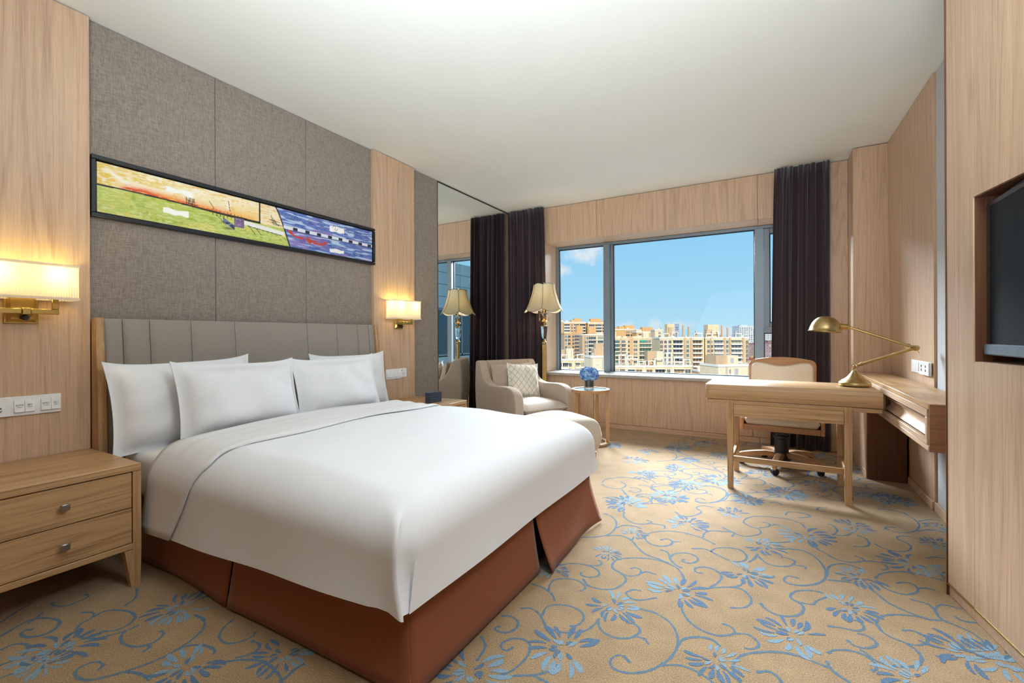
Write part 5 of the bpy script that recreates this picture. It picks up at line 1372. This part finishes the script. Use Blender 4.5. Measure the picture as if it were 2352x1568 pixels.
# middle row
building('ochre block with two square rooftop rooms left of the mullion', 1296, 1337, 765, 385, [(.03, .15, 'win', 0, 'wgrey'), (.2, .34, 'win', 0, 'wdark'), (.36, .44, 'pier', .9, 'orange'), (.46, .56, 'win', 0, 'wdark'), (.58, .88, 'slab', 0, 'wgrey')], 'tan', 16, yaw=R_(4), pent=[(.75, 1.1, 6.5, 3, 10, 'orange')], band='orange')
building('cream block with stacked balconies against the left mullion', 1337, 1400, 768, 350, [(.0, .09, 'pier', 1.0, 'tan'), (.10, .155, 'win', 0, 'wgrey'), (.165, .22, 'win', 0, 'wdark'), (.24, .50, 'slab', 0, 'wdark'), (.52, .555, 'pier', .9, 'pale'), (.57, .76, 'slab', 0, 'wteal'), (.80, .87, 'pier', .9, 'pale'), (.88, .99, 'win', 0, 'wteal')], 'tan', 15, pent=[(.27, .55, 6.2, 5, 12, 'orange')], extra=[])
building('long cream block with green-glazed balconies and a green awning', 1408, 1497, 776, 340, [(.0, .17, 'slab', 0, 'wteal'), (.19, .205, 'pier', .9, 'tan'), (.22, .32, 'slab', 0, 'wgrey'), (.335, .36, 'pier', .9, 'pale'), (.385, .43, 'win', 0, 'wdark'), (.44, .51, 'pier', .6, 'orange'), (.53, .63, 'win', 0, 'wgrey'), (.645, .67, 'pier', 1.0, 'pale'), (.68, .98, 'slab', 0, 'wteal')], 'cream', 15, band='pale', pent=[(.0, .09, 4.6, 1, 8, 'pale'), (.1, .21, 1.6, -.2, 3, 'pale'), (.25, .36, 1.3, -.2, 3, 'pale'), (.5, .62, 1.3, -.2, 3, 'pale'), (.63, .74, 2.0, -.2, 3, 'pale'), (.8, .95, 4.0, 2, 7, 'pale')], extra=[('awning', .69, .84, 0)])
bb_ = [(.0, .07, 'win', .4, 'wwarm'), (.085, .095, 'pier', 1.2, 'trim'), (.105, .16, 'win', 0, 'wdark'), (.17, .185, 'pier', 1.2, 'trim'), (.20, .27, 'win', 0, 'wgrey'), (.31, .52, 'balc', 0, 'wdark'), (.56, .60, 'pier', .9, 'tan'), (.615, .67, 'win', .2, 'wteal'), (.70, .74, 'pier', .8, 'tan'), (.76, .96, 'balc', 0, 'wwarm'), (.975, 1.0, 'pier', 1.2, 'pale')]
building('cream block with tall lift tower and white balconies, left one of the right-hand pair', 1516, 1614, 775, 305, bb_, 'cream', 16, yaw=R_(-3), pent=[(.20, .37, 9.2, 2.5, 9, 'cream'), (.22, .30, 7, 1, 2.5, 'tan')], extra=[('post', .56, 8.5), ('post', .69, 7.4), ('post', .86, 4.5), ('frame', .08, .22, 2.4, 0), ('frame', .27, .42, 3.4, -1), ('frame', .8, .98, 2.6, 0), ('louvre', .335, .35, 1, 7.5, 2.5)])  # tan box puts the lift tower's shaded half into its colour
bb2 = [(.04, .10, 'win', .2, 'wgrey'), (.115, .125, 'pier', 1.0, 'tan'), (.135, .18, 'win', 0, 'wdark'), (.20, .40, 'balc', 0, 'wgrey'), (.42, .465, 'pier', .9, 'tan'), (.48, .53, 'win', .2, 'wteal'), (.55, .585, 'pier', .8, 'tan'), (.60, .83, 'balc', 0, 'wgrey'), (.85, .89, 'pier', .9, 'tan'), (.93, .985, 'win', .8, 'wwarm')]
building('cream block with tall lift tower and white balconies, right one of the right-hand pair', 1621, 1718, 775, 305, bb2, 'cream', 16, yaw=R_(-3), pent=[(.10, .36, 8.8, 3, 11, 'cream'), (.06, .2, 5.5, 2, 6, 'tan')], extra=[('post', .41, 8.2), ('post', .545, 6.6), ('post', .73, 4.4), ('frame', .02, .16, 2.4, 0), ('frame', .15, .30, 4.0, -1), ('frame', .70, .84, 2.4, 0), ('frame', .86, 1.0, 1.6, 0), ('louvre', .30, .315, 1, 7.2, 3)])  # tan box colours in the shaded left part of this lift tower
# near row
building('cream roof terrace building with a square stair tower at the lower left', 1284, 1347, 825, 240, [(.02, .1, 'win', 0, 'wdark'), (.14, .32, 'balc', 0, 'wdark'), (.36, .46, 'win', 0, 'wdark'), (.50, .56, 'pier', .8, 'pale'), (.60, .74, 'balc', 0, 'wgrey'), (.80, .96, 'slab', 0, 'wdark')], 'cream', 18, pent=[(.28, .55, 5.6, 2, 8, 'pale'), (.06, .22, 5, 3, 8, 'tan')], extra=[('frame', .08, .27, 2.2, 0), ('frame', .66, .92, 2.4, 0), ('louvre', .30, .32, .6, 4.4, 2), ('louvre', .46, .48, .6, 5.2, 2)])
building('plain cream stair tower with a round vent behind the flowers', 1357, 1402, 818, 216, [(.66, .98, 'pier', .15, 'cream')], 'pale', 12, yaw=R_(7), pent=[(.3, .95, 3.6, 4, 9, 'tan'), (.4, .8, 6.2, 5, 8, 'tan')], extra=[('disc', .33, -3.4, .55, 0), ('louvre', .58, .62, -6, -.9, -.1), ('ladder', .04, -6, -.4, 0)])
F3 = [(.02, .08, 'slab', 0, 'wgrey'), (.09, .15, 'slab', 0, 'wdark'), (.165, .18, 'pier', 1, 'trim'), (.19, .27, 'balc', 0, 'wgrey'), (.295, .37, 'win', 0, 'wwarm'), (.385, .40, 'pier', 1, 'trim'), (.425, .50, 'win', .3, 'wwarm'), (.54, .66, 'balc', 0, 'wdark'), (.69, .73, 'win', 0, 'wgrey'), (.75, .765, 'pier', 1, 'trim'), (.78, .90, 'balc', 0, 'wwarm'), (.92, .99, 'win', 0, 'wgrey')]
building('long cream terrace building with white roof frames along the sill', 1408, 1588, 840, 240, F3, 'cream', 18, pent=[(.0, .035, 7.5, 1, 6, 'pale'), (.47, .575, 7.6, 4, 10, 'tan'), (.575, .655, 7.6, 2, 9, 'pale')], extra=[('frame', .08, .17, 5.6, 1), ('frame', .17, .32, 3.6, 0), ('frame', .20, .27, 5.2, 2), ('frame', .33, .42, 2.2, 0), ('frame', .45, .53, 2.4, 0), ('frame', .53, .64, 3.6, -.5), ('frame', .69, .76, 6.6, 1), ('frame', .78, .90, 4.4, 0), ('frame', .9, .99, 3, 0), ('louvre', .56, .572, 3.2, 7, 2)])  # tan and pale rooms form one tower, shade coloured into its left half
building('low flat-roofed tan block at the lower right behind the desk', 1604, 1634, 850, 226, [(.42, .52, 'win', 0, 'wdark')], 'tan', 8, extra=[('frame', .55, .95, 1.6, 2)])
building('two-tier cream plant tower with grey louvres beside the chair', 1646, 1722, 838, 205, [(.36, .42, 'win', 0, 'wdark')], 'pale', 14, yaw=R_(10), pent=[(.02, .36, 4.3, 2, 10, 'tan'), (.36, .72, 4.3, 1, 9, 'pale')], extra=[('louvre', .55, .66, -7, -1.6, -.05), ('louvre', .46, .56, .8, 3.2, 1), ('ladder', .27, -6, 0, 0), ('disc', .46, -4.0, .6, 0)])  # upper tier split in two: shaded left half painted tan
building('pale block just right of the plant tower, cut by the chair', 1722, 1744, 836, 275, [(.2, .45, 'win', 0, 'wwarm'), (.55, .8, 'win', 0, 'wwarm')], 'pale', 10, yaw=R_(8))
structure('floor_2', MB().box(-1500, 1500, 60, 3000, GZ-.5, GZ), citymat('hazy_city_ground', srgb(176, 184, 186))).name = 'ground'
# hazy low-rise city further out, too small and dense to count
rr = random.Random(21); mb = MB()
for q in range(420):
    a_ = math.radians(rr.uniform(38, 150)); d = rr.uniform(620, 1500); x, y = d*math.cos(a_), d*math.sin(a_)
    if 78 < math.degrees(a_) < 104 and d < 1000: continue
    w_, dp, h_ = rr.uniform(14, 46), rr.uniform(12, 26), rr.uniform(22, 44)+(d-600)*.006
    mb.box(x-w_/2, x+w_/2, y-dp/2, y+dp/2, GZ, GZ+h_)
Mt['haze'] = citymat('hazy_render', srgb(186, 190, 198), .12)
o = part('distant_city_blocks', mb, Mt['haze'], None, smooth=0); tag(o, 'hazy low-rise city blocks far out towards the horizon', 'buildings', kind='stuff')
# stone-clad wing of the same hotel: seen only in the wall mirror
wg = thing('hotel_wing', 'grey stone-clad wing with a dark window band, seen in the wall mirror', 'building', (9.0, 19, -8), 0)
Mt['stone'] = citymat('grey_granite', srgb(168, 174, 174), .10); Mt['wband'] = plain('dark_teal_glass', srgb(44, 72, 84), .15, spec=.5)
part('core', MB().box(.06, 8, -14, 26, 0, 12.9), Mt['dark'], wg, smooth=0)
tme = MB().rbox(-.0, .055, -.54, .54, -.31, .31, .008, 1).mesh('stone_panel', Mt['stone'], 0)
for i in range(-6, 14):
    for j in range(11):
        y, z = i*1.1, 6.4+j*.64
        if 8.0 < z < 10.6 and -3.4 < y < 4.5: continue
        link('stone_panel', tme, wg, (0, y, z))
part('window_band', MB().box(.02, .05, -3.3, 4.4, 8.05, 10.55), Mt['wband'], wg, smooth=0)
for y in (-3.3, -.8, 1.7, 4.3): part('window_mullion', MB().box(-.02, .045, y, y+.1, 8.05, 10.55), Mt['frame'], wg, smooth=0)
for z in (8.05, 10.47): part('window_rail', MB().box(-.02, .045, -3.3, 4.4, z, z+.08), Mt['frame'], wg, smooth=0)
